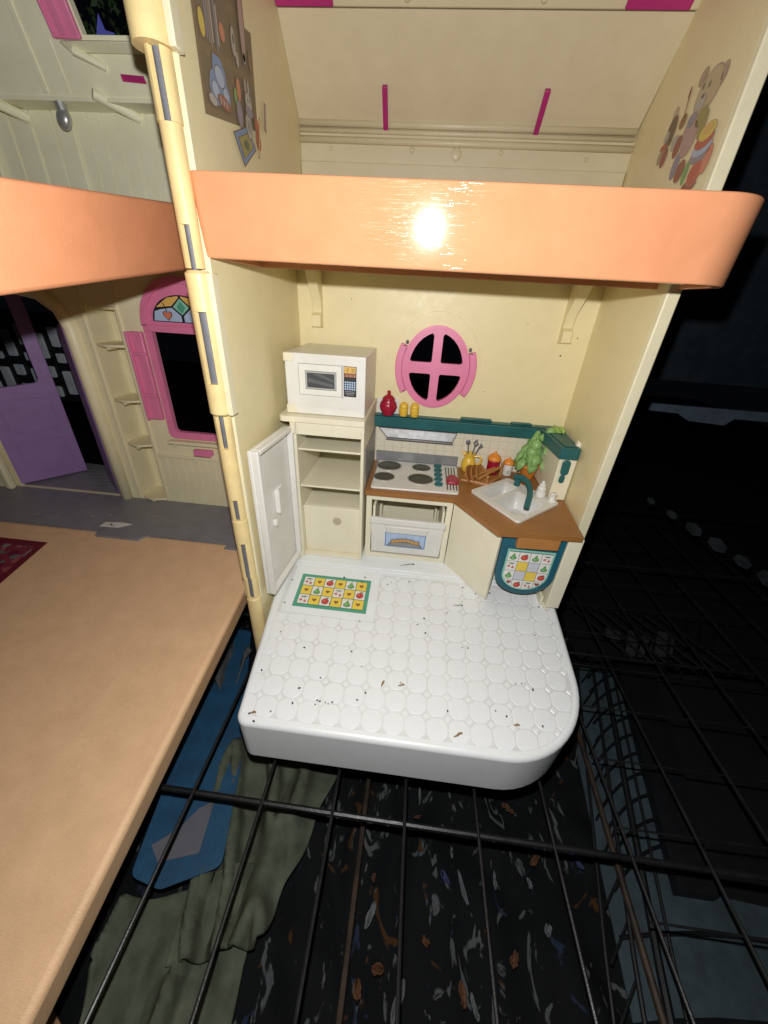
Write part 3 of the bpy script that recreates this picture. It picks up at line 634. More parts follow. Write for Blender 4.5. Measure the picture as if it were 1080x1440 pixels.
dr_ = g.build('door', WHITEB, fr, bevel=.05)
g = G(); dbox(2.2, 2.36, .05, .34, 4.5, 5.9); dbox(1.45, 2.2, .2, .34, 4.5, 5.9); g.build('door_bin', WHITEB, dr_, bevel=.04)
g = G(); dbox(2.6, 2.85, .1, .34, 3.95, 4.3); g.build('door_catch', WHITEB, dr_, bevel=.04)
g = G(); dbox(L - .8, L - .5, T + .0, T + .2, 5.6, 8.0); dbox(L - .8, L - .5, T, T + .2, 1.6, 4.4); g.build('handle', CREAME, dr_, bevel=.07)
g = G(); g.tube([(-.98, 9.55, 8.4), (-.98, 9.55, 9.02)], .16, 10); g.tube([(-.98, 9.55, -.06), (-.98, 9.55, .3)], .16, 10); g.build('hinge', CREAMF, fr)

# ------------------------------------------------------------------ microwave
mw = thing('microwave_oven', 'small white toy microwave standing on top of the cream refrigerator', 'microwave', (.75, 12, 9.31))
MY = 10.15
g = G(); g.box(-1.38, 2.88, MY, 14.6, 9.32, 12.42); g.build('body', WHITEB, mw, bevel=.06, seg=3)
g = G(); g.plateY(rrect(-.62, 2.55, 9.75, 12.02, .12), MY - .03, MY - .002); g.build('face_panel', WHITEB, mw, bevel=.012)
g = G(); g.box(-1.43, -.9, MY - .05, MY + .5, 9.33, 9.78); g.box(-1.43, -.9, MY - .05, MY + .5, 11.98, 12.41); g.build('door_hinge', CREAMF, mw, bevel=.05)
fY = lambda a, b, h: (a, MY - .03 - h, b)
S = [sq(.50, 11.15, 2.30, I['line'], 0, 1.58), sq(.50, 11.15, 2.26, I['white'], 1, 1.54), sq(.53, 11.14, 1.66, I['grey'], 2, .94), sq(.53, 11.14, 1.58, I['ltgrey'], 3, .86), sq(.53, 11.14, 1.46, I['dkgrey'], 4, .74)]
S += [([(-.15, 11.05), (-.15, 11.25), (1.2, 10.98), (1.2, 10.84)], I['dkgrey2'], 5), ([(.1, 11.45), (.5, 11.48), (1.22, 11.2), (1.22, 11.1)], I['dkgrey2'], 5)]
S += [([(1.69, 10.28), (1.71, 10.28), (1.71, 12.0), (1.69, 12.0)], I['line'], 2)]
S += [sq(2.08, 11.18, .66, I['black'], 0, 1.52), sq(2.07, 11.76, .60, I['amber'], 1, .30), sq(2.08, 11.50, .60, I['brown'], 1, .18)]
for k in range(3): S.append(([(1.86 + k * .2, 11.44), (1.96 + k * .2, 11.44), (1.91 + k * .2, 11.56)], I['pink'], 2))
for r_ in range(2): S.append(sq(2.08, 11.33 - .07 * r_, .52, I['dkgrey'], 2, .03))
for r_ in range(4):
    for c_ in range(5): S.append(sq(1.84 + c_ * .12, 11.16 - r_ * .115, .085, I['ltblue'], 2, .08))
for r_ in range(3): S.append(sq(2.08, 10.69 - .08 * r_, .5 - .1 * (r_ == 2), I['ltgrey'], 2, .025))
seg7 = {'1': 'bc', '2': 'abged', '3': 'abgcd', '0': 'abcdef'}
def digit(ch, x, y, w_, h_):
    t = .022; R = {'a': (x, y + h_ - t, x + w_, y + h_), 'g': (x, y + h_ / 2 - t / 2, x + w_, y + h_ / 2 + t / 2), 'd': (x, y, x + w_, y + t), 'f': (x, y + h_ / 2, x + t, y + h_), 'e': (x, y, x + t, y + h_ / 2), 'b': (x + w_ - t, y + h_ / 2, x + w_, y + h_), 'c': (x + w_ - t, y, x + w_, y + h_ / 2)}
    return [([(R[c][0], R[c][1]), (R[c][2], R[c][1]), (R[c][2], R[c][3]), (R[c][0], R[c][3])], I['dkbrown'], 2) for c in seg7[ch]]
for ch, x in (('1', 1.80), ('2', 1.92), ('3', 2.12), ('0', 2.24)): S += digit(ch, x, 11.67, .085, .18)
S += [sq(2.06, 11.72, .025, I['dkbrown'], 2), sq(2.06, 11.80, .025, I['dkbrown'], 2)]
sticker('control_sticker', mw, fY, S)

# ------------------------------------------------------------------ kitchen counter
ct = thing('kitchen_counter', 'brown L-shaped toy counter top over cream cabinets with an angled corner', 'counter', (9, 11, 0))
sk = [(9.43, 11.23), (11.65, 7.83), (14.60, 10.55), (12.2, 13.65)]   # sink rim: L, B, R, T
def bil(u, v): return Vector(sk[0]) * (1 - u) * (1 - v) + Vector(sk[1]) * u * (1 - v) + Vector(sk[2]) * u * v + Vector(sk[3]) * (1 - u) * v
top = roundpoly([(3.0, BY - .17), (3.03, 10.1), (8.38, 10.12), (10.48, 6.9), (14.86, 7.12), (15.09, 11), (15.1, BY - .17)], [0, .05, .25, .12, .06, 0, 0], 4)
hole = [tuple(bil(u, v)) for u, v in ((.04, .05), (.96, .05), (.96, .95), (.04, .95))]
g = G(); g.plateZ(top, 4.66, 4.95, holes=[hole]); g.build('countertop', BROWN, ct, bevel=.07, seg=3)
g = G(); g.plateZ([(11.6, 7.35), (11.62, 6.98), (13.8, 7.08), (13.8, 7.4)], 3.98, 4.655); g.build('counter_tab', BROWNF, ct, bevel=.04)
g = G(); g.plateY([(3.1, -.055), (8.44, -.055), (8.44, 4.65), (3.1, 4.65)], 10.35, 10.55, holes=[[(3.45, .22), (8.08, .22), (8.08, 4.25), (3.45, 4.25)]])
g.build('cabinet_front', CREAMF, ct, bevel=.03)
g = G(); g.box(3.1, 3.44, 10.56, 14.9, -.055, 4.65); g.box(8.1, 8.44, 10.56, 14.9, -.055, 4.65); g.box(3.45, 8.09, 14.2, 14.4, -.055, 4.65); g.box(3.45, 8.09, 10.56, 14.19, .0, .2); g.box(3.75, 3.9, 12.9, 14.19, 1.5, 4.3); g.box(7.6, 7.75, 12.9, 14.19, 1.5, 4.3)
g.build('cabinet_body', CREAMF, ct, bevel=.02)
g = G(); p0, p1 = Vector((8.46, 10.33)), Vector((10.80, 7.42)); q0, q1 = Vector((8.62, 10.45)), Vector((10.95, 7.55))
g.hexa([(p0.x, p0.y, -.06), (p1.x, p1.y, -.25), (q1.x, q1.y, -.25), (q0.x, q0.y, -.06)], [(p0.x, p0.y, 4.65), (p1.x, p1.y, 4.65), (q1.x, q1.y, 4.65), (q0.x, q0.y, 4.65)])
g.build('corner_panel', CREAMF, ct, bevel=.03)
g = G(); g.box(14.32, 15.08, 7.35, 8.42, -.22, 4.65); g.build('end_post', CREAMF, ct, bevel=.04)
g = G(); g.box(14.25, 14.42, 7.2, 8.6, -.34, -.22); g.box(14.05, 14.2, 7.6, 9.2, -.33, .3); g.build('post_foot', CREAMF, ct, bevel=.04)
g = G(); g.box(10.9, 14.3, 9.4, 9.55, -.05, 4.6); g.build('cabinet_back', CREAMF, ct)

# oven door
ov = thing('oven_door', 'tilted white toy oven door with cookie picture and scooped handle', 'oven door', (5.8, 9.9, .4))
Fb = lambda a, b, h=0: (a, 10.30 - (b - .35) * .215 - h, b)
g = G(); g.prism([(3.52, .40), (8.02, .40), (8.06, 3.42), (3.50, 3.42)], lambda a, b: Fb(a, b, 0), lambda a, b: Fb(a, b, -.22)); g.build('panel', WHITEB, ov, bevel=.05)
g = G(); g.prism([(3.46, 3.0), (8.10, 3.0), (8.10, 3.46), (3.46, 3.46)], lambda a, b: Fb(a, b, .14), lambda a, b: Fb(a, b, .004)); g.build('top_rail', WHITEB, ov, bevel=.06, seg=3)
g = G(); g.prism([(4.5, 2.36), (7.0, 2.36), (7.14, 2.98), (4.4, 2.98)], lambda a, b: Fb(a, b, .20 + (b - 2.36) * .2), lambda a, b: Fb(a, b, .004)); g.build('handle', WHITEB, ov, bevel=.06, seg=3)
for x in (3.6, 7.82):
    g = G(); g.box(x, x + .12, 9.9, 13.0, 3.45, 3.9) if False else g.hexa([(x, 9.85, 2.2), (x + .14, 9.85, 2.2), (x + .14, 9.85, 4.1), (x, 9.85, 4.1)], [(x, 12.4, 2.2), (x + .14, 12.4, 2.2), (x + .14, 12.4, 4.1), (x, 12.4, 4.1)]); g.build('side_arm', CREAMF, ov, bevel=.02)
S = [sq(5.72, 1.66, 2.74, I['white'], 0, 1.42), sq(5.72, 1.66, 2.60, I['blue'], 1, 1.28), sq(5.72, 1.66, 2.46, I['ltblue'], 2, 1.14)]
for k in range(5): S.append(sq(4.8 + k * .46, 1.66, .02, I['blue'], 3, 1.1))
S += [([(4.55, 1.12), (6.9, 1.12), (6.62, 1.55), (4.85, 1.55)], I['line'], 4), ([(4.65, 1.16), (6.8, 1.16), (6.56, 1.50), (4.92, 1.50)], I['grey'], 5)]
for k in range(7):
    x = 4.98 + k * .25; y = 1.55 + .16 * math.sin(k / 6 * PI)
    S += [(ell(x, y, .19, .17, 12), I['dkbrown'], 6 + k % 2), (ell(x, y + .01, .16, .14, 12), I['cookie'], 8 + k % 2), (ell(x - .04, y + .04, .05, .03, 6), I['amber'], 10), (ell(x + .06, y - .04, .03, .03, 6), I['dkbrown'], 10)]
sticker('cookie_sticker', ov, lambda a, b, h: Fb(a, b, h), S)

# hanging teal towel panel
tw_ = thing('hanging_towel', 'teal panel with rounded bottom and fruit grid hanging under the counter', 'towel', (12.6, 7.5, .5))
tout = [(10.98, 4.62), (11.0, 1.9)] + ell(12.65, 1.9, 1.65, 1.42, 24, PI, 2 * PI)[1:] + [(14.33, 4.62)]
g = G(); g.plateY(tout, 7.46, 7.66); g.build('frame', TEALB, tw_, bevel=.05)
tin = [(11.28, 3.72), (11.27, 1.95)] + ell(12.64, 1.95, 1.37, 1.22, 24, PI, 2 * PI)[1:] + [(14.02, 3.72)]
tinn = [(a * 1.0, b) for a, b in tin]
g = G(); g.plateY(tin, 7.41, 7.459, holes=[[(12.65 + (a - 12.65) * .94, 2.1 + (b - 2.1) * .95) for a, b in tin]]); g.build('frame_ridge', TEALB, tw_, bevel=.015)
S = [([(12.65 + (a - 12.65) * .93, 2.1 + (b - 2.1) * .93) for a, b in tin], I['mint'], 0)]
tw2 = [(12.65 + (a - 12.65) * .86, 2.1 + (b - 2.1) * .86) for a, b in tin]
cc = tw2 if sum((tw2[i - 1][0] * tw2[i][1] - tw2[i][0] * tw2[i - 1][1]) for i in range(len(tw2))) > 0 else tw2[::-1]
S.append((cc, I['line'], 1))
pt = ['papc', 'cywp', 'pwya', 'hach']
cs = .605; ch_ = .645
for r_ in range(4):
    for c_ in range(4):
        x = 12.65 + (c_ - 1.5) * cs; z = 3.46 - (r_ + .5) * ch_; k = pt[r_][c_]
        q = clip([(x - cs / 2 + .012, z - ch_ / 2 + .012), (x + cs / 2 - .012, z - ch_ / 2 + .012), (x + cs / 2 - .012, z + ch_ / 2 - .012), (x - cs / 2 + .012, z + ch_ / 2 - .012)], cc)
        if len(q) >= 3: S.append((q, I['yellow'] if k == 'y' else (I['cell'] if k == 'w' else I['white']), 2))
        zz_ = z + (.14 if k == 'h' else 0); xx_ = x + (.12 if (k == 'h' and c_ == 0) else (-.12 if k == 'h' else 0))
        S += {'p': lambda: pear(x, z, .56, 3), 'a': lambda: apple(x, z, .56, 3), 'c': lambda: cherry(x, z + .03, .54, 3), 'h': lambda: heart(xx_, zz_, .28, I['dkred'], 3)}.get(k, lambda: [])()
sticker('fruit_sticker', tw_, lambda a, b, h: (a, 7.459 - h, b), S)

# cooktop
ck = thing('cooktop', 'white four-burner toy cooktop set in the brown counter', 'cooktop', (6, 12.4, 4.95))
g = G(); g.plateZ(roundpoly([(3.3, 10.45), (8.68, 10.6), (8.85, 14.85), (3.32, 14.85)], .16, 4), 4.952, 5.09); g.build('plate', WHITEB, ck, bevel=.05, seg=3)
for x, y, r in ((4.15, 13.9, .86), (6.35, 14.0, .66), (3.98, 12.05, .70), (6.33, 12.15, .86)):
    g = G(); g.lathe((x, y, 5.09), [(r, 0.0), (r, .03), (r * .93, .055), (r * .90, .03), (r * .90, 0.0)], 32); b = g.build('burner', RIMMET, ck)
    g = G()
    for k in range(6): rr = r * (.86 - .13 * k); g.lathe((x, y, 5.09), [(rr, .032 + .004 * k), (rr - .03, .050 + .002 * k), (rr - .08, .034 + .004 * k)], 28)
    g.build('burner_coil', DARKMET, b)
for k in range(5):
    g = G(); y = 11.55 + k * .72; g.lathe((7.47, y, 5.09), [(.24, 0), (.24, .10), (.20, .13)], 16, sx=1.1, sy=1.1); g.box(7.22, 7.72, y - .05, y + .05, 5.2, 5.27); g.build('knob', TEAL, ck, bevel=.02)
for k in range(4):
    g = G(); x = 7.98 + k * .19; g.box(x, x + .075, 10.95, 14.45, 5.091, 5.105); g.build('grill_slot', DARKMET, ck)
sp = G(); sp.plateZ(roundpoly([(8.0, 11.7), (8.7, 11.65), (8.78, 12.2), (8.62, 12.75), (8.3, 12.95), (8.05, 12.6), (7.93, 12.1)], .14, 3), 5.11, 5.3)
stk = thing('grill_steak', 'small crimson lump lying on the grill slots of the cooktop', 'toy food', (8.35, 12.3, 5.11)); sp.build('steak', CRIMSON, stk, bevel=.06, seg=3)
g = G(); g.box(3.1, 8.85, BY - .26, BY - .20, 4.955, 5.75); tag(g.build('stove_backplate', SILVER), 'low silver strip standing behind the cooktop against the tiles', 'backplate')
hd = thing('range_hood', 'wedge-shaped silver range hood under the teal shelf', 'range hood', (5.8, 14.7, 6.9))
g = G(); g.faces([(3.2, BY - .17, 7.55), (8.5, BY - .17, 7.55), (8.5, 14.5, 7.55), (3.2, 14.5, 7.55), (3.85, BY - .17, 6.98), (8.2, BY - .17, 6.98), (8.2, 14.25, 6.98), (3.85, 14.25, 6.98)], [(0, 1, 2, 3), (7, 6, 5, 4), (0, 3, 7, 4), (1, 5, 6, 2), (3, 2, 6, 7), (0, 4, 5, 1)]); g.build('canopy', SILVER, hd, bevel=.04)
g = G(); g.box(3.8, 8.25, 14.18, 14.4, 6.86, 6.975); g.build('front_lip', SILVER, hd, bevel=.02)

# sink
sn = thing('sink', 'white two-bowl corner sink with dirt in the larger bowl', 'sink', (12, 10.8, 4.95))
def uvp(u0, u1, v0, v1, r=.12, n=3):
    p = [tuple(bil(u, v)) for u, v in ((u0, v0), (u1, v0), (u1, v1), (u0, v1))]; return roundpoly(p, r, n)
rim = uvp(0, 1, 0, 1, .22, 5); b1 = uvp(.09, .35, .12, .82, .2, 4); b2 = uvp(.41, .93, .10, .72, .24, 4)
g = G(); g.plateZ(rim, 4.956, 5.10, holes=[b1, b2]); g.build('rim', WHITEB, sn, bevel=.05, seg=2)
for p, dep in ((b1, 4.25), (b2, 4.05)):
    g = G(); c = Vector((sum(a for a, b in p) / len(p), sum(b for a, b in p) / len(p))); n = len(p)
    lo_ = [(c.x + (a - c.x) * .86, c.y + (b - c.y) * .86) for a, b in p]
    vs = [(a, b, 5.07) for a, b in p] + [(c.x + (a - c.x) * .9, c.y + (b - c.y) * .9, dep + .1) for a, b in p] + [(a, b, dep) for a, b in lo_]
    g.faces(vs, [(i, (i + 1) % n, n + (i + 1) % n, n + i) for i in range(n)] + [(n + i, n + (i + 1) % n, 2 * n + (i + 1) % n, 2 * n + i) for i in range(n)] + [tuple(range(2 * n, 3 * n))])
    o = g.build('bowl', plastic('sink_bowl_plastic', (0.70, 0.70, 0.68), 0.32, 0.04, 0.5 if dep < 4.1 else .2, (0.30, 0.24, 0.15), scale=1.3), sn, recalc=True); md = o.modifiers.new('s', 'SOLIDIFY'); md.thickness = .04; md.offset = 0
g = G(); c = bil(.66, .40); g.lathe((c.x, c.y, 4.055), [(.26, 0), (.26, .03), (.12, .02)], 16); g.build('drain', RIMMET, sn)
g = G()
for k in range(16):
    c = bil(random.uniform(.5, .86), random.uniform(.2, .62)); a = random.uniform(0, PI); l = random.uniform(.08, .3); z = 4.08
    g.tube([(c.x, c.y, z), (c.x + l * .5 * math.cos(a), c.y + l * .5 * math.sin(a), z + .03), (c.x + l * math.cos(a + .5), c.y + l * math.sin(a + .5), z)], random.uniform(.012, .035), 5)
tag(g.build('dirt_crumbs', CRUMB, sn), kind='stuff')
g = G(); f0 = Vector((12.75, 12.1, 5.10)); pth = [f0, f0 + Vector((-.05, -.05, .55)), f0 + Vector((-.12, -.25, .85)), f0 + Vector((-.05, -.75, .90)), f0 + Vector((.0, -1.25, .55)), f0 + Vector((-.1, -1.65, .0)), f0 + Vector((-.14, -1.8, -.25))]
g.tube([(12.35, 12.75, 5.55), (12.7, 12.4, 5.72), (13.0, 11.9, 5.62)], [.20, .20, .17], 8)
g.tube([(12.95, 12.0, 5.6), (13.0, 11.45, 5.45), (12.92, 10.9, 5.25), (12.72, 10.35, 5.0), (12.62, 10.05, 4.78)], [.20, .18, .18, .18, .17], 8)
g.tube([(12.5, 12.55, 5.08), (12.5, 12.5, 5.6)], .2, 8)
g.build('faucet', TEAL, sn, bevel=.0)
def bottle(x, y, prof, lab, nm='soap_bottle'):
    o = thing(nm, lab, 'bottle', (x, y, 5.11), 'white bottles by the sink'); g = G(); g.lathe((x, y, 5.11), prof, 20); g.build('bottle_body', WHITEB, o, smooth=True); return o
o = bottle(13.62, 11.25, [(.30, 0), (.33, .05), (.31, .3), (.26, .36), (.28, .42), (.24, .62), (.19, .68), (.21, .72), (.17, .82), (.1, .86)], 'taller white tiered bottle on the back rim of the sink')
g = G(); g.lathe((13.62, 11.25, 5.97), [(.1, 0), (.12, .04), (.06, .16)], 12); g.build('cap', WHITEB, o, smooth=True)
o = bottle(14.18, 10.72, [(.30, 0), (.30, .06), (.18, .10), (.17, .4), (.2, .45), (.15, .52)], 'shorter white bottle beside the right corner of the sink')
g = G(); g.ball((14.1, 10.6, 5.6), .15, .12, .11, n=10); g.build('cap', WHITEB, o)

# ------------------------------------------------------------------ crockery
o = thing('sugar_jar', 'crimson lidded jar standing at the left end of the teal shelf', 'jar', (3.78, 14.72, 8.36))
g = G(); g.lathe((3.78, 14.72, 8.365), [(.30, 0), (.36, .04), (.34, .1), (.5, .3), (.58, .55), (.52, .82), (.38, .98), (.40, 1.02)], 28); g.build('jar_body', CRIMSON, o, smooth=True)
g = G(); g.lathe((3.78, 14.72, 9.385), [(.42, 0), (.40, .07), (.25, .22), (.10, .3), (.08, .34)], 24); g.ball((3.78, 14.72, 9.82), .13, .13, .13, n=12); g.build('lid', CRIMSON, o, smooth=True)
for x, lab in ((4.80, 'yellow shaker next to the crimson jar'), (5.52, 'yellow shaker further from the crimson jar')):
    o = thing('salt_shaker', lab, 'shaker', (x, 14.72, 8.36), 'yellow shakers on the teal shelf')
    g = G(); g.lathe((x, 14.72, 8.365), [(.22, 0), (.28, .05), (.28, .5), (.27, .56)], 20); g.build('shaker_body', YPL, o, smooth=True)
    g = G(); g.lathe((x, 14.72, 8.93), [(.29, 0), (.29, .06), (.25, .2), (.15, .31), (.04, .35)], 20); g.build('lid', YPL, o, smooth=True)
g = G(); g.box(3.0, 4.45, 15.08, 15.19, 8.37, 9.35); tag(g.build('white_card', WHITEB, None, bevel=.02), 'small white card upright behind the crimson jar', 'card')
o = thing('pitcher', 'yellow pitcher holding kitchen utensils behind the dish rack', 'pitcher', (9.6, 14.55, 4.95))
g = G(); g.lathe((9.55, 14.55, 4.955), [(.36, 0), (.42, .05), (.50, .35), (.50, .6), (.38, .92), (.30, 1.08), (.36, 1.25), (.38, 1.30), (.30, 1.28), (.26, 1.1)], 24, m=YPL); g.build('jug', None, o, smooth=True)
g = G(); g.hexa([(9.15, 14.4, 6.10), (9.15, 14.7, 6.10), (9.3, 14.7, 6.25), (9.3, 14.4, 6.25)], [(8.98, 14.5, 6.32), (8.98, 14.6, 6.32), (9.05, 14.6, 6.36), (9.05, 14.5, 6.36)]); g.build('spout', YPL, o)
g = G(); g.tube([(9.85, 14.5, 6.05), (10.15, 14.45, 6.12), (10.34, 14.4, 5.95), (10.3, 14.4, 5.65), (10.02, 14.45, 5.42)], .075, 8); g.build('handle', YPL, o)
u = thing('utensils', 'grey ladle, whisk and spatula standing in the yellow pitcher', 'utensils', (9.55, 14.6, 5.3))
UT = plastic('utensil_grey', (0.16, 0.16, 0.18), .35, .1)
g = G(); g.tube([(9.5, 14.6, 5.4), (9.35, 14.62, 6.75), (9.3, 14.6, 6.98)], .045, 6); g.ball((9.28, 14.5, 7.02), .17, .08, .17, n=10); g.build('ladle', UT, u)
g = G(); g.tube([(9.6, 14.6, 5.4), (9.78, 14.62, 6.7)], .045, 6)
for k in range(4):
    a = PI * k / 4; ux, uy = .17 * math.cos(a), .17 * math.sin(a)
    g.tube([(9.78, 14.62, 6.68), (9.8 + ux, 14.62 + uy, 6.95), (9.86, 14.62, 7.22), (9.86 - ux, 14.62 - uy, 6.95), (9.78, 14.62, 6.68)], .022, 5)
g.build('whisk', UT, u)
g = G(); g.tube([(9.65, 14.62, 5.4), (10.05, 14.6, 6.6), (10.2, 14.6, 6.95)], .05, 6); g.tube([(10.05, 14.6, 6.6), (10.32, 14.6, 6.8)], .05, 6); g.build('fork', UT, u)
for x, y, s, bm_, lab in ((11.22, 14.52, 1.0, CRIMSON, 'crimson canister with pointed orange lid behind the dish rack'), (12.22, 14.52, .80, WHITEB, 'small white canister with pointed orange lid left of the potted plant')):
    o = thing('canister', lab, 'canister', (x, y, 4.95), 'canisters with orange lids')
    g = G(); g.lathe((x, y, 4.955), [(.37 * s, 0), (.40 * s, .05), (.42 * s, .92 * s), (.41 * s, .98 * s)], 24); g.build('canister_body', bm_, o, smooth=True)
    g = G(); g.lathe((x, y, 4.955 + .985 * s), [(.46 * s, 0), (.47 * s, .06), (.43 * s, .2 * s), (.30 * s, .36 * s), (.12 * s, .44 * s), (.10 * s, .5 * s), (.05 * s, .6 * s)], 24); g.build('lid', OPL, o, smooth=True)
    g = G()
    S = [(ell(0, 0, .14 * s, .2 * s, 12), I['amber'] if s == 1 else I['ltgrey'], 0)]
    sticker('badge', o, lambda a, b, h, x=x, y=y, s=s: (x + a, y - .44 * s - h, 4.955 + .38 * s + b), S)
# potted plant
o = thing('potted_plant', 'green leafy plastic plant in a terracotta pot by the tiled corner', 'plant', (13.5, 14.2, 4.95))
px, py = 13.55, 14.35
g = G(); g.lathe((px, py, 4.955), [(.38, 0), (.42, .03), (.58, .75), (.60, .78)], 28); g.lathe((px, py, 5.74), [(.66, 0), (.68, .03), (.68, .2), (.60, .22)], 28); g.build('pot', TERRA, o, smooth=True)
g = G(); g.lathe((px, py, 5.9), [(.5, 0), (.74, .25), (.7, .8), (.45, 1.4), (.25, 2.0), (.1, 2.3)], 16, sy=.8); g.build('foliage_core', LEAF, o, smooth=True)
rnd = random.Random(3)
def leafmesh(g, c, nrm, up, L_, W_):
    nrm = nrm.normalized(); side = nrm.cross(up).normalized(); t = side.cross(nrm).normalized()
    pts = []
    for k, wd in ((0, .15), (.2, .75), (.45, 1), (.7, .75), (.9, .35), (1, .05)):
        base = c + t * (-L_ * k); bend = nrm * (.16 * L_ * math.sin(k * PI) - .10 * L_ * k)
        pts.append((base + bend - side * W_ * wd, base + bend + nrm * .09, base + bend + side * W_ * wd))
    vs = [p for r in pts for p in r]; fs = []
    for i in range(len(pts) - 1):
        for j in (0, 1): a = i * 3 + j; fs.append((a, a + 1, a + 4, a + 3))
    vs2 = [v - nrm * .06 for v in vs]; n = len(vs)
    per = [0, 3, 6, 9, 12, 15, 16, 17, 14, 11, 8, 5, 2, 1]
    g.faces(vs + vs2, fs + [tuple(n + i for i in f[::-1]) for f in fs] + [(per[i], per[(i + 1) % 14], per[(i + 1) % 14] + n, per[i] + n) for i in range(14)])
for lev, (z, rr, cnt_, ll) in enumerate(((6.45, .74, 8, .95), (6.85, .70, 7, .95), (7.3, .58, 6, .9), (7.75, .42, 5, .8), (8.15, .26, 4, .65))):
    for k in range(cnt_):
        a = 2 * PI * (k + .5 * (lev % 2)) / cnt_ + rnd.uniform(-.12, .12)
        nv = Vector((math.cos(a), math.sin(a) * .8, .30 + .25 * (k % 2))); lean = (z - 6.0) * .16
        g = G(); leafmesh(g, Vector((px + lean * .9 + rr * math.cos(a), py + rr * .8 * math.sin(a), z)), nv, Vector((rnd.uniform(-.5, .5), 0, 1)), ll, .33 + rnd.uniform(-.03, .05)); g.build('leaf', LEAF, o, smooth=True)
g = G(); leafmesh(g, Vector((px + .62, py - .5, 8.62)), Vector((0, -1, .25)), Vector((.1, 0, 1)), .55, .34); g.build('leaf', LEAF, o, smooth=True, label='top leaf overlapping the teal shelf')
o = thing('leaf_sprig', 'pale green leaf relief lying over the corner of the teal shelf', 'leaf', (14.6, 14.3, 8.37))
g = G(); g.ball((14.62, 14.2, 8.42), .36, .62, .16, n=14); g.build('main_leaf', LEAFY, o)
for k in range(4):
    g = G(); leafmesh(g, Vector((14.62 + .16 * ((k % 2) * 2 - 1), 14.5 - .22 * k, 8.56)), Vector((.3 * ((k % 2) * 2 - 1), -.2, 1)), Vector((0, 1, 0)), .42, .16); g.build('leaf', LEAFY, o, smooth=True)
# dish rack with plates
o = thing('dish_rack', 'orange-brown dish rack with upright plates between cooktop and sink', 'dish rack', (10.2, 13.2, 4.95))
RB = BROWNF
for k in range(3):
    cx_, cy_ = 9.55 + .34 * k, 12.85 + .1 * k
    g = G(); nvec = Vector((.75, -.45, .45)).normalized(); q = nvec.to_track_quat('Z', 'Y').to_matrix()
    outer = [Vector((math.cos(t) * .62, math.sin(t) * .62, 0)) for t in [2 * PI * i / 24 for i in range(24)]]
    inner2 = [v * .78 for v in outer]; c = Vector((cx_, cy_, 5.45))
    vs = [c + q @ (v + Vector((0, 0, .05))) for v in outer] + [c + q @ (v + Vector((0, 0, -.02))) for v in inner2] + [c + q @ (v - Vector((0, 0, .05))) for v in outer]
    n = 24; g.faces(vs, [(i, (i + 1) % n, n + (i + 1) % n, n + i) for i in range(n)] + [tuple(range(n, 2 * n))] + [(i, 2 * n + i, 2 * n + (i + 1) % n, (i + 1) % n) for i in range(n)] + [tuple(range(3 * n - 1, 2 * n - 1, -1))]); g.build('plate', RB, o)
for a, b in (((9.0, 12.75, 5.05), (10.6, 12.3, 5.05)), ((10.6, 12.3, 5.05), (11.75, 13.9, 5.05)), ((9.6, 12.62, 5.3), (11.2, 13.75, 5.65)), ((10.0, 12.45, 5.3), (11.5, 13.7, 5.75)), ((9.2, 13.1, 5.05), (9.6, 13.9, 5.5))):
    g = G(); g.tube([a, ((a[0] + b[0]) / 2, (a[1] + b[1]) / 2, (a[2] + b[2]) / 2 + .04), b], .10, 8); g.build('rail', RB, o)
g = G(); g.plateZ([(9.0, 12.7), (10.6, 12.2), (11.8, 13.9), (9.8, 14.1)], 4.954, 5.0); g.build('tray', RB, o, bevel=.02)
for x, y, h in ((11.62, 13.75, 1.0), (10.55, 12.4, .55)):
    g = G(); g.tube([(x, y, 5.0), (x + .02, y, 5.0 + h)], .09, 8); g.ball((x + .02, y, 5.0 + h), .12, .12, .12, n=8); g.build('post', RB, o)

# ------------------------------------------------------------------ LEFT WING OF THE DOLLHOUSE
wg = thing('dollhouse', 'opened left wing of the toy house with purple door and tan fold-down floor', 'dollhouse', (-14, 14.7, 0))
WY = 14.7
arch = [(-11.9, 12.66)] + ell(-9.2, 12.75, 2.62, 2.6, 16, PI, 0) + [(-6.5, 12.66)]
dooro = [(-26.3, .02), (-17.35, .02), (-17.35, 12.6)] + ell(-21.3, 12.3, 3.9, 2.1, 14, 0, PI)[1:] + [(-26.3, 11.6)]
g = G(); g.plateY([(-30, -.3), (-2.9, -.3), (-2.9, 15.9), (-30, 15.9)], WY, WY + .3, holes=[[(-11.5, 5.9), (-6.9, 5.9), (-6.9, 12.55), (-11.5, 12.55)], dooro, [(-15.65, .05), (-13.62, .05), (-13.62, 13.7), (-15.65, 13.7)]])
g.build('back_wall', CREAMW, wg)
g = G(); g.box(-3.15, -2.9, 5.6, WY, -.3, 27); g.build('side_wall', CREAMW, wg)
g = G(); g.box(-30, -2.9, 9.0, WY + .3, 15.9, 16.3); g.build('ceiling_slab', CREAMW, wg)
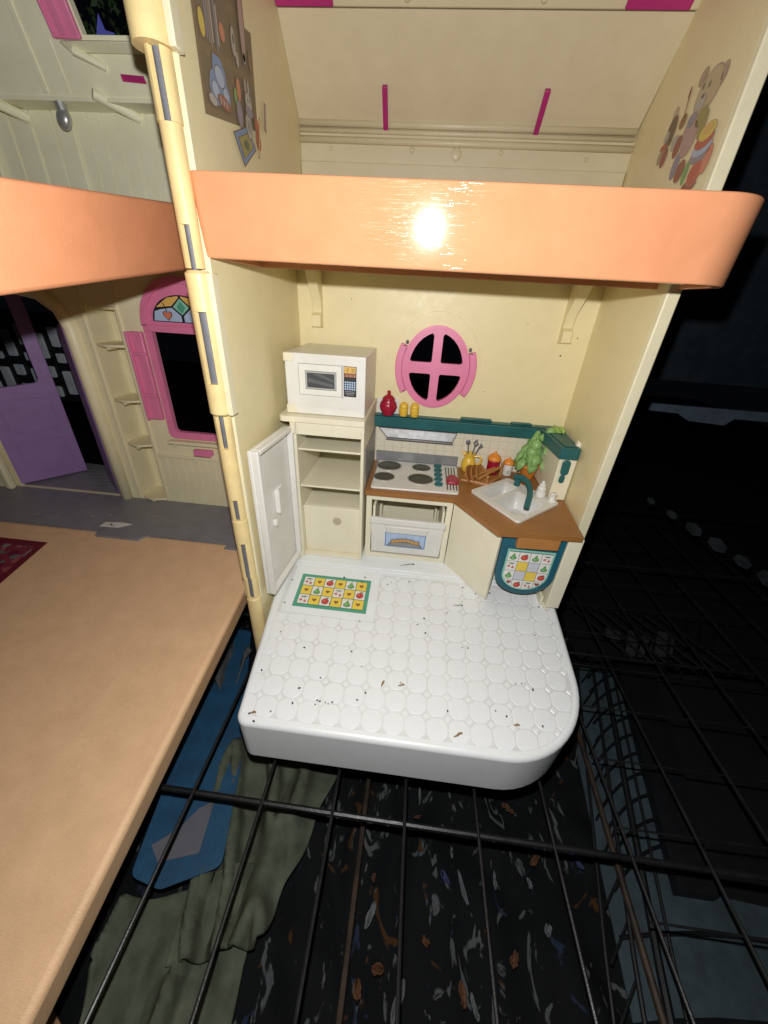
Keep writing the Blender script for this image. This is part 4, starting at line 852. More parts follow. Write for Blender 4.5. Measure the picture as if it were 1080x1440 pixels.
# niche with curved shelves
g = G(); g.box(-15.85, -15.65, WY + .31, WY + 1.9, -.1, 13.9); g.box(-13.62, -13.42, WY + .31, WY + 1.9, -.1, 13.9); g.box(-15.84, -13.43, WY + 1.9, WY + 2.1, -.1, 13.9); g.box(-15.64, -13.63, WY + .31, WY + 1.89, 13.5, 13.7)
g.build('niche', CREAMW, wg)
for z in (11.5, 7.95, 4.72, .22):
    g = G(); f = [(-15.64, WY + 1.88)] + [(-15.64 + 2.02 * t, WY + .05 - .35 * math.sin(t * PI)) for t in [i / 10 for i in range(11)]] + [(-13.63, WY + 1.88)]
    g.plateZ(f, z - .16, z); s = g.build('niche_shelf', CREAMW, wg, bevel=.03)
    g = G(); g.tube([(-14.6, WY - .28, z - .2), (-14.6, WY + .4, z - .2)], .13, 8); g.build('shelf_peg', CREAMW, s)
g = G(); g.prism([(-15.72, .02), (-15.95, .02), (-15.95, 14.6), (-15.72, 14.6)], lambda a, b: (a, WY - .12, b), lambda a, b: (a, WY - .003, b)); g.prism([(-13.6, .02), (-13.35, .02), (-13.35, 15), (-13.6, 15)], lambda a, b: (a, WY - .10, b), lambda a, b: (a, WY - .003, b)); g.build('niche_moulding', CREAMW, wg, bevel=.04)
# rounded door jamb
g = G(); g.tube([(-16.95, WY - .1, -.02), (-16.95, WY - .1, 12.3), (-17.3, WY - .1, 13.4), (-18.4, WY - .1, 14.2), (-20.5, WY - .1, 14.55), (-23, WY - .1, 14.35)], .42, 12); g.build('door_jamb', CREAMW, wg, smooth=True)
g = G(); g.box(-29, -26.6, WY - .5, WY + .0, 0, 12); g.box(-26.9, -26.35, WY - .75, WY - .2, .0, 3.2); g.build('left_jamb', CREAMW, wg, bevel=.15)
# purple doors
def doorleaf(hx, hy, dx, dy, Ln, z1, name, wn):
    d_ = Vector((dx, dy)).normalized(); n_ = Vector((-d_.y, d_.x)) * .14
    f = lambda s, z, t: (hx + d_.x * s + n_.x * t, hy + d_.y * s + n_.y * t, z)
    g = G(); hl = [[(.9, 7.7), (Ln - .9, 7.9), (Ln - .9, z1 - 2.2), (.9, z1 - 1.4)]] if wn else []
    hl = [roundpoly(h, .35, 3) for h in hl]
    g.prism([(0, .12), (Ln, .12), (Ln, z1 - .6), (Ln * .5, z1 - .1), (0, z1)], lambda a, b: f(a, b, 1), lambda a, b: f(a, b, -1), holes=hl)
    o = g.build(name, PURPLE, wg, bevel=.05)
    if wn:
        for z0, z2 in ((.8, 3.5), (4.2, 6.8)):
            for sgn in (-1, 1):
                p = rrect(.7, Ln - .7, z0, z2, .35); q = rrect(.80, Ln - .80, z0 + .10, z2 - .10, .28)
                g = G(); g.prism(p, lambda a, b: f(a, b, sgn * 1.0), lambda a, b: f(a, b, sgn * 1.35), holes=[q]); g.build('panel_moulding', PURPLE, o, bevel=.02)
    return o
doorleaf(-26.4, 14.85, 2.6, 3.4, 4.55, 16.0, 'door', True)
doorleaf(-17.55, 14.75, -.755, .655, 3.5, 12.5, 'door', False)
# window
fo = [(-11.95, 5.45), (-6.4, 5.45), (-6.4, 12.75), (-11.95, 12.75)]; fi = [(-11.45, 5.95), (-6.9, 5.95), (-6.9, 12.5), (-11.45, 12.5)]
g = G(); g.plateY(roundpoly(fo, [.4, .4, .05, .05], 4), WY - .14, WY + .22, holes=[roundpoly(fi, [.3, .3, .05, .05], 4)]); wf = g.build('window_frame', PINK, wg, bevel=.06)
ao = [(-11.95, 12.76)] + ell(-9.2, 12.76, 2.78, 2.75, 24, PI, 0) + [(-6.42, 12.76)]
g = G(); g.plateY(ao[1:-1], WY - .04, WY + .2); g.build('arch_panel', PINK, wf, bevel=.04)
g = G(); g.prism(ell(-9.2, 12.76, 2.80, 2.77, 24, 0, PI) + ell(-9.2, 12.76, 2.42, 2.40, 24, PI, 0), lambda a, b: (a, WY - .2, b), lambda a, b: (a, WY - .041, b)); g.box(-11.9, -6.5, WY - .2, WY - .041, 12.45, 12.85); g.build('arch_ridge', PINK, wf, bevel=.05)
S = [(ell(-9.2, 13.05, 2.0, 1.5, 24, 0, PI), I['black'], 0)]
def glass(p, m): c = Vector((sum(a for a, b in p) / len(p), sum(b for a, b in p) / len(p))); return ([(c.x + (a - c.x) * .93, c.y + (b - c.y) * .93) for a, b in p], m, 1)
el = lambda t: (-9.2 + 1.97 * math.cos(t), 13.07 + 1.45 * math.sin(t))
S += [glass([(-9.2, 13.45), (-8.65, 13.9), (-9.2, 14.4), (-9.75, 13.9)], I['mint']), glass([(-9.2, 13.52), (-8.9, 13.88), (-9.2, 14.25), (-9.5, 13.88)], I['green'])]
S[-1] = (S[-1][0], I['green'], 2)
S += [glass([(-9.22, 13.07), (-9.22, 13.42), (-9.78, 13.88), (-10.6, 13.75), el(2.75), el(PI)], I['ltblue']), glass([(-9.18, 13.07), el(0), el(.39), (-7.8, 13.75), (-8.62, 13.88), (-9.18, 13.42)], I['ltblue']),
      glass([(-9.8, 13.93), (-9.22, 14.42), el(PI / 2 + .02), el(2.0), el(2.6), (-10.5, 13.85)], I['amber']), glass([(-8.6, 13.93), (-7.9, 13.85), el(.55), el(1.1), el(PI / 2 - .02), (-9.18, 14.42)], I['amber'])]
for x in (-10.15, -8.15): S += heart(x, 13.42, .62, I['black'], 2); S += heart(x, 13.42, .52, I['salmon'], 3)
S += [([(-10.18, 13.6), (-10.12, 13.6), (-10.3, 14.1), (-10.36, 14.1)], I['black'], 2), ([(-8.18, 13.6), (-8.12, 13.6), (-8.2, 14.3), (-8.28, 14.3)], I['black'], 2)]
sticker('stained_glass_sticker', wf, lambda a, b, h: (a, WY - .041 - h, b), S)
g = G(); g.box(-12.9, -12.05, WY - .35, WY - .02, 6.8, 12.4); s = g.build('shutter', PINK, wf, bevel=.06)
g = G(); g.box(-12.98, -12.84, WY - .62, WY - .30, 6.8, 12.4)
for z in (8.4, 11.0): g.box(-12.86, -12.0, WY - .50, WY - .34, z, z + .22)
g.build('shutter_rib', PINK, s, bevel=.03)
g = G(); g.box(-12.0, -6.3, WY - .5, WY - .003, 5.1, 5.35); g.tube([(-11.6, WY - .35, 5.0), (-11.6, WY - .02, 5.0)], .12, 8); g.build('window_sill', CREAMW, wg, bevel=.06)
g = G(); g.box(-10.3, -8.9, WY - .35, WY - .003, 4.35, 4.75); g.box(-10.25, -8.95, WY - .45, WY - .34, 4.3, 4.45); g.build('pink_latch', PINK, wg, bevel=.06)
g = G(); g.box(-13.3, -6.0, WY - .16, WY - .003, 3.85, 4.1); g.build('dado_rail', CREAMW, wg, bevel=.05)
for k in range(12):
    x = -13.25 + k * .62
    if x > -6.4: break
    g = G(); g.box(x, x + .57, WY - .07, WY - .003, .08, 3.84); g.build('wainscot_slat', CREAMW, wg, bevel=.025)
# grey floor and its tabs
g = G(); g.plateZ([(-40, 9.98), (-5.2, 9.98), (-5.2, 9.6), (-2.95, 9.6), (-2.95, 14.69), (-17.2, 14.69), (-17.2, 19.5), (-40, 21)], -.25, 0); fl_ = g.build('grey_floor', GREY, wg, bevel=.02)
g = G(); g.plateZ([(-15.7, 9.97), (-15.4, 9.3), (-12.3, 9.3), (-11.9, 9.97)], -.2, .03); g.plateZ([(-6.3, 9.97), (-6.3, 9.35), (-4.9, 9.35), (-4.9, 9.597)], -.22, .02); g.build('floor_tab', GREY, fl_, bevel=.03)
g = G()
for k in range(7):
    pts = []
    for i in range(12): x = -24 + i * .6; pts.append((x, 15.6 + k * .5 + .16 * math.sin(x * 1.1 + k), .01 + .004 * k))
    g.tube(pts, .02, 4)
tag(g.build('floor_grain', GREY, fl_), kind='stuff')
# tan fold-down floor, local frame sagging like the kitchen one
g = G(); po = roundpoly([(-26, 9.95), (-26, -14), (-3.55, -14), (-3.62, 9.95)], [0, .6, .9, 0], 5)
g.prism(po, lambda a, b: (a, b - 10, 0), lambda a, b: (-14 + (a + 14) * .985, b - 10, -1.5))
tp = g.build('fold_down_floor', TANP, wg, bevel=.28, seg=4, local=True); tp.location = Vector((0, 10, 0)) - wloc(wg); tp.rotation_euler = (TAU, 0, 0)
g = G(); g.box(-25.5, -4.3, 9.32 - 10, 9.38 - 10, .001, .02); g.build('crease_ridge', TANP, tp, local=True)
g = G(); g.box(-4.28, -4.24, -23, 9.38 - 10, .001, .014); g.build('edge_ridge', TANP, tp, local=True)
g = G(); g.box(-28, -18.2, .5 - 10, 8.15 - 10, .003, .012); g.build('rug_sticker', RUG, tp, local=True)
g = G(); g.box(-18.2, -18.05, .5 - 10, 8.32 - 10, .013, .018); g.box(-28, -18.05, 8.15 - 10, 8.32 - 10, .0135, .0185); g.box(-18.5, -18.2, .5 - 10, 8.15 - 10, .0125, .02, I['maroon']); g.box(-28, -18.5, 7.85 - 10, 8.15 - 10, .0125, .02, I['maroon'])
g2 = g; g2.mats = g2.mats; o = g.build('rug_border', None, tp, local=True)
# upper orange fold-down floor seen edge-on
g = G(); TU = .112
po = roundpoly([(-24, 0), (-24, -12.5), (-4.0, -12.5), (-4.62, 0)], [0, .5, .9, .3], 6)
g.prism(po, lambda a, b: (a, b, 0), lambda a, b: (a - .35 if a > -10 else a, b, -2.27))
up = g.build('upper_fold_down_floor', ORANGE, wg, bevel=.12, seg=3, local=True); up.location = Vector((0, 9.1, 17.98)) - wloc(wg); up.rotation_euler = (TU, 0, 0)
# upper storey of the wing
g = G(); g.box(-30, -2.9, WY + .02, WY + .3, 16.31, 22.5); uw = g.build('upper_wall', CREAMU, wg)
for k in range(13):
    x = -13.0 + k * .78
    if x > -5: break
    g = G(); g.box(x, x + .74, WY - .035, WY + .018, 16.4, 22.3); g.build('upper_slat', CREAMU, wg, bevel=.015)
for k, (x0, x1, yy) in enumerate(((-14.0, -13.05, .16), (-15.2, -14.15, .10), (-16.4, -15.35, .10), (-17.5, -16.5, .16), (-19.5, -17.6, .45))):
    g = G(); g.box(x0, x1, WY - yy, WY + .018, 16.4, 22.3); g.build('upper_slat', CREAMU, wg, bevel=.02)
# sloping attic wall with its window
n0 = Vector((0, 3.6, 1.6)).normalized()
def AS(x, s, h=0):   # s measured up the slope from the lip at y 13.45, z 22.75
    dv = Vector((0, -1.6, 3.6)).normalized(); v = Vector((x, 13.45, 22.75)) + dv * s - n0 * h; return tuple(v)
g = G(); g.prism([(-30, -.45), (-2.9, -.45), (-2.9, 5), (-30, 5)], lambda a, b: AS(a, b, 0), lambda a, b: AS(a, b, -.3), holes=[[(-10.1, 1.5), (-4.8, 1.5), (-4.8, 4.6), (-10.1, 4.6)], [(-9.1, .2), (-7.95, .14), (-7.98, .38), (-9.1, .43)]])
g.build('attic_wall', CREAMU, wg)
g = G(); g.box(-30, -2.95, 13.5, WY, 22.3, 22.45); g.build('attic_underside', CREAMU, wg)
g = G(); g.prism([(-11.35, 1.38), (-10.15, 1.38), (-10.15, 4.8), (-11.35, 4.8)], lambda a, b: AS(a, b, .22), lambda a, b: AS(a, b, .01)); g.build('attic_window_frame', PINK, wg, bevel=.06)
g = G(); g.prism([(-10.9, 1.5), (-10.6, 1.5), (-10.6, 4.8), (-10.9, 4.8)], lambda a, b: AS(a, b, .30), lambda a, b: AS(a, b, .225)); g.prism([(-11.3, 1.42), (-11.18, 1.42), (-11.18, 4.8), (-11.3, 4.8)], lambda a, b: AS(a, b, .34), lambda a, b: AS(a, b, .225)); g.build('attic_frame_rib', PINK, wg, bevel=.02)
g = G(); g.prism([(-10.9, 1.0), (-5.2, 1.0), (-5.2, 1.36), (-11.0, 1.36)], lambda a, b: AS(a, b, .5 if b > 1.2 else .16), lambda a, b: AS(a, b, .005)); g.build('attic_window_sill', CREAMU, wg, bevel=.05)
g = G(); g.tube([AS(-10.6, 1.1, .4), AS(-9.6, .6, .02)], .14, 8); g.build('sill_peg', CREAMU, wg)
g = G(); g.prism([(-9.1, .2), (-7.95, .14), (-7.98, .38), (-9.1, .43)], lambda a, b: AS(a, b, -.06), lambda a, b: AS(a, b, -.12)); g.build('slot_insert', MAGENTA, wg)
g = G(); g.prism([(-13.2, -.2), (-12.95, -.2), (-12.35, 4.9), (-12.6, 4.9)], lambda a, b: AS(a, b, .06), lambda a, b: AS(a, b, -.01)); g.prism([(-11.9, -.2), (-11.86, -.2), (-11.7, 1.4), (-11.74, 1.4)], lambda a, b: AS(a, b, .03), lambda a, b: AS(a, b, -.01)); g.build('attic_seam', CREAMU, wg, bevel=.02)
g = G(); g.tube([(-10.6, 13.25, 22.5), (-9.4, 14.66, 22.1)], .2, 12); g.build('ledge_peg', CREAMU, wg)
g = G(); g.tube([(-15.9, 13.0, 22.2), (-15.4, 14.6, 22.0)], .22, 10); g.build('ledge_peg', CREAMU, wg)
g = G(); g.tube([(-12.7, 13.7, 22.3), (-12.65, 13.7, 22.0)], [.26, .22], 10); g.ball((-12.75, 13.75, 21.75), .34, .26, .42, CHROME, n=16, rot=Matrix.Rotation(.3, 3, 'Y')); g.mats[0:0] = [] ; g.build('steel_bead', CHROME, wg)

# torn paper and shards on the grey floor
g = G(); g.prism([(-15.9, 10.35), (-14.6, 10.4), (-13.9, 10.95), (-14.7, 11.05), (-15.9, 10.9)], lambda a, b: (a, b, .012), lambda a, b: (a, b, .03), I['white']); g.prism([(-15.6, 10.55), (-15.3, 10.8), (-15.1, 10.55), (-14.9, 10.65), (-15.12, 10.48), (-15.32, 10.7)], lambda a, b: (a, b, .04), lambda a, b: (a, b, .045), I['black'])
tag(g.build('torn_paper', None), 'torn white paper scrap with a black mark on the grey floor', 'paper scrap')
g = G(); r5 = random.Random(11)
for k in range(16):
    x = r5.uniform(-22, -13); y = r5.uniform(10.4, 12.2); a = r5.uniform(0, 6); s = r5.uniform(.08, .38)
    g.plateZ([(x + s * math.cos(a), y + s * .6 * math.sin(a)), (x + s * math.cos(a + 2), y + s * .6 * math.sin(a + 2)), (x + s * math.cos(a + 4), y + s * .6 * math.sin(a + 4))], .01 + k * .001, .03 + k * .001)
tag(g.build('clear_shards', plastic('clear_shard', (.33, .31, .30), .12, .1)), 'small shiny shards of clear plastic scattered on the grey floor', 'plastic shards', kind='stuff')

# dirt on the white floor
sR = random.Random(5); ct_, st_ = math.cos(TAU), math.sin(TAU)
def onslab(x, j, h=.06): return Vector((x, 10 + (j - 10) * ct_ - h * st_, (j - 10) * st_ + h * ct_))
g = G()
for x, j in [(2.3, .55), (2.45, .52), (2.7, .5), (2.85, .45), (3.05, .55), (2.3, .35), (1.0, 3.1), (.3, -.2), (-.6, -.4), (-.3, -.7), (1.35, 1.0), (4.2, .8), (1.7, 6.0), (12.2, 2.6), (11.9, 2.55), (9.3, 4.2), (9.6, 4.2), (3.5, 3.2), (4.9, 7.9), (5.1, 8.1), (6.6, 7.4), (6.2, 8.3), (6.9, 5.3)] + [(sR.uniform(-1, 14.3), sR.uniform(-.3, 8.6)) for _ in range(26)]:
    v = onslab(x + sR.uniform(-.03, .03), j); r = sR.uniform(.022, .05); a = sR.uniform(0, PI); g.ball(v, r * 1.7, r, r * .7, n=6, rot=Matrix.Rotation(a, 3, 'Z'))
for x, z, r in ((13.9, 12.6, .05), (14.6, 13.6, .035), (1.2, 14.9, .03), (9.8, 10.2, .03), (11.6, 14.2, .025)): g.ball((x, BY - .01, z), r, .02, r, n=6)
tag(g.build('black_specks', SPECK), 'tiny black specks scattered over the white tiled floor and back wall', 'specks', kind='stuff')
for (x, j, a, l, lab) in ((8.9, -.15, .5, .42, 'brown seed husk near the front edge of the white floor'), (6.2, 1.75, .3, .3, 'brown bit beside a dark stain in the middle of the white floor'), (5.3, 1.7, 1.2, .3, 'dark brown clump on the middle of the white floor'), (11.6, .6, .1, .24, 'pale brown crumb toward the rounded corner of the white floor'), (-.45, -.35, .2, .2, 'light brown spot at the near left corner of the white floor'), (7.2, 9.6, .25, .9, 'thin dry stalk on the strip before the cabinets'), (9.2, 6.9, .1, .5, 'thin dry twig on the tiles below the corner panel')):
    v = onslab(x, j, .07) if j < 9 else Vector((x - 1.2, j + .1, .0)); dd = Vector((math.cos(a), math.sin(a) * ct_, math.sin(a) * st_)) * l
    thn = l > .45
    o = thing('dry_crumb', lab, 'crumb', v, 'dry bits lying on the white floor'); g = G()
    g.tube([v - dd * .5, v, v + dd * .25 + Vector((0, .03, .02)), v + dd * .5], [.01, .02, .018, .03] if thn else [.02, .05, .06, .02], 6); g.ball(v + dd * .5, .05, .05, .04, SPECK if thn else CRUMB, n=6); g.mats = [CRUMB] if not thn else [SPECK]
    g.build('husk', None, o)

# ------------------------------------------------------------------ wire rack below
rk = thing('wire_rack', 'black coated wire rack carrying the opened toy house', 'wire rack', (8, 0, -6))
def sagx(x): return x
for k in range(13):
    x = -3.35 + 3.42 * k; g = G()
    g.tube([(x + .25, -16, -6.1), (x + .1, -6, -6.05), (x, 4, -6), (x - .1, 60, -6)], .08, 8); g.build('wire', BLACKW, rk)
for k in range(4):
    x = -7 - 3.42 * k; g = G(); g.tube([(x, -16, -6.1), (x, 60, -6)], .08, 8); g.build('wire', BLACKW, rk)
for y, r in ((-1.85, .135), (9.6, .10), (21, .10), (33, .10)):
    g = G(); g.tube([(-30, y + .05, -6.27), (8, y, -6.27), (50, y, -6.27)], r, 8); g.build('cross_wire', BLACKW, rk)
for k in range(15):
    y = -7 + 3.1 * k
    g = G(); g.tube([(17.0, y, -6.1), (26, y + .08 * math.sin(k), -6.12), (52, y, -6.1)], .045, 6); g.build('thin_wire', BLACKW, rk)
rd = plastic('rusty_wire', (0.05, 0.03, 0.018), .6, .4, .5, (0.02, 0.015, 0.01))
g = G(); g.tube([(4.95, -14, -10.4), (4.9, 20, -10.4)], .14, 8); tag(g.build('lower_rod', rd), 'thin rusty rod running under the wire rack', 'rod', 'rusty rods below the rack')
g = G(); g.tube([(17.6, -14, -9.7), (19.3, 18, -9.7)], .17, 8); tag(g.build('lower_rod', rd), 'rusty rod beside the black lattice', 'rod', 'rusty rods below the rack')

# fabric and sheets below the rack
def drape(name, mat, quad, z, n=(40, 40), amp=.35, seed=0, folds=1.0, thick=.08, edge=.25):
    q = [Vector((*p, 0)) for p in quad]; g = G(); vs = []; NX, NY = n
    for j in range(NY + 1):
        for i in range(NX + 1):
            u, v = i / NX, j / NY
            p = q[0] * (1 - u) * (1 - v) + q[1] * u * (1 - v) + q[2] * u * v + q[3] * (1 - u) * v
            w_ = mnoise.noise(Vector((p.x * .25 + seed, p.y * .25, seed))); w2 = mnoise.noise(Vector((p.x * .7 + seed * 3, p.y * .3, seed)))
            eu = edge * mnoise.noise(Vector((p.x * .6, p.y * .6, seed + 9)))
            rdg = abs(mnoise.noise(Vector((p.x * .55 + p.y * .12 + seed, p.y * .10, seed + 5)))) ; zz = z + amp * (abs(w_) * 1.6 + .5 * w2 * folds + (1.3 * folds * math.exp(-rdg * 9) if folds > 1.2 else 0))
            vs.append((p.x + eu, p.y + edge * mnoise.noise(Vector((p.x * .6 + 7, p.y * .6, seed + 3))), zz))
    g.faces(vs, [(j * (NX + 1) + i, j * (NX + 1) + i + 1, (j + 1) * (NX + 1) + i + 1, (j + 1) * (NX + 1) + i) for j in range(NY) for i in range(NX)])
    o = g.build(name, mat, None, smooth=True); m = o.modifiers.new('s', 'SOLIDIFY'); m.thickness = thick; return o
tag(drape('printed_cloth', PRINT, [(-30, -14), (20.5, -14), (23, 20), (-30, 20)], -13.2, (110, 80), .9, 4.2), 'black cloth printed with white and orange shapes under the rack', 'cloth')
tag(drape('green_towel', TOWEL, [(-4.0, -12), (.6, -12), (.2, -2.5), (-6.6, -5.2)], -11.9, (60, 60), .85, 1.3, 1.5, .2), 'olive green towel strip hanging toward the viewer below the rack', 'towel', 'green towels under the rack')
tag(drape('green_towel', TOWEL, [(-3.0, -6.6), (0.7, -5.7), (2.9, 2.2), (-4.5, 4.5)], -11.75, (60, 60), .85, 2.7, 1.5, .2), 'olive green towel bunched under the white floor and beside the blue sheet', 'towel', 'green towels under the rack')
CL = lambda L: [(CAM.x + (a - CAM.x) * .954, CAM.y + (b - CAM.y) * .954) for a, b in L]
g = G(); g.plateZ(roundpoly(CL([(-9.4, 12), (-6.5, -4.0), (-4.75, -4.3), (-2.15, -3.1), (-3.2, 1.5), (-5.0, 6.5), (-7, 12)]), [.5, .5, .8, .4, 0, 0, .5], 4), -9.8, -9.74)
tag(g.build('blue_sheet', BLUE), 'blue plastic sheet under the rack beside the tan floor', 'plastic sheet')
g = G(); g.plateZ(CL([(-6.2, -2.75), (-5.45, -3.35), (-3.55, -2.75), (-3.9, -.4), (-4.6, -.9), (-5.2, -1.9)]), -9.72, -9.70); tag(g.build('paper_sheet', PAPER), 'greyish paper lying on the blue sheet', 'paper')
tag(drape('grey_rag', RAG, [(-8.2, 6.3), (-5.4, 5.2), (-5.2, 8.5), (-7.6, 10.2)], -10.6, (24, 24), .8, 6.1, 2), 'crumpled grey rag at the far end of the blue sheet', 'rag')
g = G(); g.plateZ([(-7.45, -7.9), (-6.9, -8.1), (-5.2, -8.9), (-5, -12), (-12, -12)], -11.2, -11.0); tag(g.build('card_sheet', TAN2), 'corner of tan card at the bottom left under the fold-down floor', 'card')
def crumple(name, m, x, y, z, sx, sy, ang, seed, label, cat, grp, thick=.05):
    g = G(); n = 7; vs = []; rr_ = random.Random(seed)
    for j in range(n):
        for i in range(n):
            u, v = i / (n - 1) * 2 - 1, j / (n - 1) * 2 - 1; w_ = math.sqrt(max(0, 1 - .85 * v * v)) * (1 + .35 * mnoise.noise(Vector((v * 3, seed, 0))))
            px_, py_ = u * sx * w_ + .5 * sx * mnoise.noise(Vector((v * 1.5, seed * 2.3, 1))) , v * sy
            zz = .30 * mnoise.noise(Vector((u * 1.7 + seed, v * 2.2, seed))) + .18 * u * u
            vs.append((x + px_ * math.cos(ang) - py_ * math.sin(ang), y + px_ * math.sin(ang) + py_ * math.cos(ang), z + .35 + zz))
    g.faces(vs, [(j * n + i, j * n + i + 1, (j + 1) * n + i + 1, (j + 1) * n + i) for j in range(n - 1) for i in range(n - 1)])
    o = g.build(name, m, None, smooth=True); md = o.modifiers.new('s', 'SOLIDIFY'); md.thickness = thick; return tag(o, label, cat, grp)
ORANGE_XY = [(5.8, -2.3), (14.8, -0.5), (6.4, -5.4), (8.6, -4.3), (10.3, -5.7), (12.9, -4.4), (8.1, 0.7), (13.7, 1.8), (5.5, -6.1)]
WHITE_XY = [(10.1, -0.7), (10.6, -2.1), (5.8, -3.7), (12.4, -1.6), (14.3, -1.5), (7.4, -6.2), (8.2, 1.9), (10.8, -6.0), (14.8, -3.2)]
BLUE_XY = [(9.7, -1.8), (17.3, -0.3)]
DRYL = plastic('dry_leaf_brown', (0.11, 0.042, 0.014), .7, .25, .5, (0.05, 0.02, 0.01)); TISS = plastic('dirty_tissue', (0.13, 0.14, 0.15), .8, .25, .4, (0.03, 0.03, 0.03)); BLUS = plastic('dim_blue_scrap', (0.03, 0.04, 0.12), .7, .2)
ORD = ['leftmost', 'second from the left', 'third from the left', 'fourth from the left', 'middle one', 'sixth from the left', 'third from the right', 'second from the right', 'rightmost']
def px_x(p): return (p[0] - CAM.x) / (p[1] - CAM.y + 16)
def lab(L, k, what):
    L2 = sorted(L, key=px_x); i = L2.index(L[k]); n = len(L)
    o = ORD[i] if i < 4 else (ORD[i - n] if n - i <= 3 else ('fifth from the left' if i == 4 else 'sixth from the left'))
    return f'{what}, {o} of those on the black cloth'
for k, (x, y) in enumerate(ORANGE_XY): crumple('dry_leaf', DRYL, x, y, -12.5,   .10 + .05 * (k % 3), .20 + .10 * ((k * 5) % 3), 2.4 * k, k + 1.3, lab(ORANGE_XY, k, 'curled orange-brown dry leaf'), 'leaf', 'dry leaves on the black cloth')
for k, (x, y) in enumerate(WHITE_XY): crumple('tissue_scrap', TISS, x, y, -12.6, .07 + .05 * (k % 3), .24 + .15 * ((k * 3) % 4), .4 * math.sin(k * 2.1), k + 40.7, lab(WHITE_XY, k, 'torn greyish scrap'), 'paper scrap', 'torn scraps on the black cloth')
for k, (x, y) in enumerate(BLUE_XY): crumple('blue_shred', BLUS, x, y, -12.6, .16, .35, .6, k + 70.7, ('left' if k == 0 else 'right') + ' one of two dim blue shreds on the black cloth', 'fabric scrap', 'blue shreds on the black cloth')
# blue-grey sheet behind black lattice
g = G(); g.plateZ([(16.8, -12), (31, -12), (27, -1.2), (22.0, -.9), (23.4, 6), (24.9, 12.6), (21.7, 12.8), (18.9, 5.0)], -11.6, -11.5); tag(g.build('tarpaulin', TARP), 'dull blue-grey sheet lying below the black lattice', 'tarpaulin')
lt = thing('lattice_crate', 'black slanted lattice grid over the blue-grey sheet right of the white floor', 'crate', (21, 3, -11))
for x0, x1, r in ((18.2, 22.6, .12), (19.3, 23.5, .20), (20.0, 24.2, .09), (16.9, 21.3, .10)):
    g = G(); g.tube([(x0 - 1.1, -9, -10.9), (x0, -4, -10.9), (x1, 13, -10.9)], r, 8); g.build('long_bar', BLACKL, lt)
for y in (-11.5, -8.6, -5.9, -3.3, -1.6, -.3, 1, 2.3, 3.6, 4.9, 6.2, 7.5, 8.8, 10.1, 11.4):
    xs = 18.3 + (y + 4) * .26
    g = G(); g.tube([(xs - .6 + (3.7 if y > -2.5 else 9.5) * t, y + (3.6 if y > -2.5 else 1.9) * t - 1.3 * (t * t), -10.98 + .12 * math.sin(t * PI)) for t in (0, .2, .4, .6, .8, 1)], .085, 6); g.build('slanted_bar', BLACKL, lt)
for k in range(12):
    y = -8 + k * 1.9; xs = 17.2 + (y + 4) * .26
    g = G(); g.tube([(xs, y, -11.1), (xs + 1.4, y + 1.5, -11.1)], .07, 6); g.build('slanted_bar', BLACKL, lt)
g = G(); g.hexa([(21.6, -1.3, -11.4), (23.6, -1.3, -11.4), (27.9, 14, -11.4), (24.9, 14, -11.4)], [(21.6, -1.3, -10.7), (23.6, -1.3, -10.7), (27.9, 14, -10.7), (24.9, 14, -10.7)]); g.build('side_rail', BLACKL, lt)
# far side things
g = G()
for q in ([(25.7, 13.8), (27.0, 13.6), (29.4, 16.8), (27.8, 17.6)], [(28.2, 14.8), (30.3, 14.9), (32.0, 17.4), (30.5, 18.0)], [(25.2, 16.2), (26.4, 16.0), (26.8, 17.2), (25.6, 17.5)]): g.plateZ(roundpoly(q, .2, 3), -11.3, -11.1)
tag(g.build('pale_scraps', plastic('pale_scrap', (.05, .052, .05), .7, .2)), 'pale scraps seen faintly through the dark rack at right', 'scraps', kind='stuff')
lt2 = thing('lattice_crate', 'faint dark crate edge with light openings far right behind the house', 'crate', (36, 24, -4))
dR = Vector((10, -11.1, -4)).normalized()
for k in range(6):
    a = Vector((29.4, 24.9, -.85)) + dR * (2.1 * k); g = G(); sc_ = (.5, .62, .9, 1.0, .85, 1.1)[k]; p = [a + dR * (.85 * sc_ * math.cos(t)) + Vector((0, 0, .62 * sc_ * math.sin(t))) for t in [2 * PI * (i + .5) / 6 + .2 * math.sin(k) for i in range(6)]]
    g.faces([tuple(v) for v in p] + [tuple(v + Vector((.06, .06, 0))) for v in p], [tuple(range(6)), tuple(range(11, 5, -1))] + [(i, (i + 1) % 6, (i + 1) % 6 + 6, i + 6) for i in range(6)]); g.build('crate_opening', plastic('opening_grey', (.026, .034, .04), .5, .4, .7, (.02, .02, .02)), lt2)
for k in range(7):
    g = G(); x = 24.2 + k * 1.25; g.tube([(x, 12.2, -10.4), (x + 4.4, 19.2, -10.4)], .11, 6); g.build('cross_bar', BLACKL, lt2)
    g = G(); x = 26.2 + k * 1.35; g.tube([(x, 12.6, -10.2), (x - 3.6, 19, -10.2)], .11, 6); g.build('cross_bar', BLACKL, lt2)
g = G(); g.plateY([(28.3, 9.1), (60, 8.8), (60, 40), (22, 40), (27.9, 21)], 34, 34.4); tag(g.build('dark_board', NAVY), 'dark navy board standing in the night behind the house', 'board')
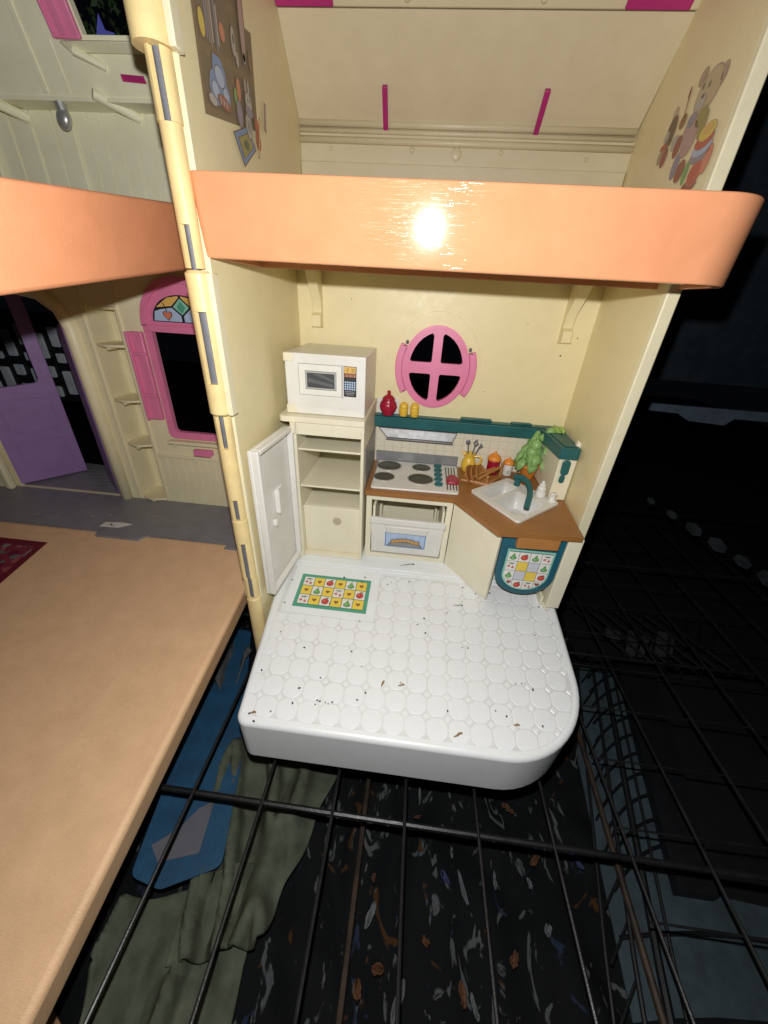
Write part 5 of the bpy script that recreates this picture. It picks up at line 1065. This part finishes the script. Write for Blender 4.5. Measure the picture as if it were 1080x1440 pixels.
g = G(); g.plateY([(30.8, 6.75), (60, 6.5), (60, 5.6), (39.5, 5.75), (38.8, 5.0), (35, 5.2), (33.6, 5.9), (30.7, 6.0)], 33.2, 33.6); tag(g.build('light_ledge', STRIP), 'thin blue-grey ledge below the dark board', 'ledge')
# perforated block screen behind the door
sc = thing('block_screen', 'dark screen with pale staggered blocks seen through the purple door', 'screen', (-27, 22, 5))
g = G(); g.plateY([(-40, 5.2), (-20.5, 5.2), (-20.5, 12.5), (-40, 12.5)], 22.1, 22.3); g.build('screen_back', BLACKL, sc)
r6 = random.Random(9)
for k in range(9):
    x = -35.2 + k * 1.5
    zs = [(11.0, 8.9), (8.3, 7.3), (6.6, 5.6)] if k % 2 else [(11.5, 9.9), (9.3, 8.6), (7.9, 5.9)]
    for (za, zb) in zs:
        za += r6.uniform(-.1, .1); g = G(); g.plateY(rrect(x + .1, x + .92, zb, za, .12, 2), 21.9, 22.09); g.build('pale_block', PALEB, sc, bevel=.03)
# bush outside the attic window
bs = thing('bush', 'dark green bush seen through the attic window at the top left', 'bush', (-13, 24, 20))
g = G(); g.tube([(-12, 24, -15), (-12.5, 24, 24), (-13, 24, 32)], [.5, .3, .1], 8); g.build('trunk', plastic('bark', (.05, .04, .03), .9), bs)
g = G(); r7 = random.Random(21)
for k in range(5200):
    c = Vector((r7.uniform(-22, -5), r7.uniform(19, 27), r7.uniform(23, 37)))
    if mnoise.noise(c * .45) < -.12: continue
    a = Vector((r7.gauss(0, 1), r7.gauss(0, 1), r7.gauss(0, 1))).normalized(); b = a.orthogonal().normalized(); s = r7.uniform(.12, .3)
    vv = [g.bm.verts.new(c + a * s), g.bm.verts.new(c + b * s * .45), g.bm.verts.new(c - a * s), g.bm.verts.new(c - b * s * .45)]; g.bm.faces.new(vv)
g.build('crown', BUSH, bs, recalc=False)
g = G(); g.plateY([(-13.9, 26.6), (-12.9, 26.55), (-12.8, 26.8), (-13.3, 26.9), (-13.5, 27.5), (-13.75, 26.95)], 19.3, 19.35); tag(g.build('blue_highlight', plastic('violet_highlight', (.18, .20, .85), .5)), 'violet-blue highlight on the dark bush, made as a small coloured plate', 'scrap')  # highlight on the foliage, built as a coloured plate
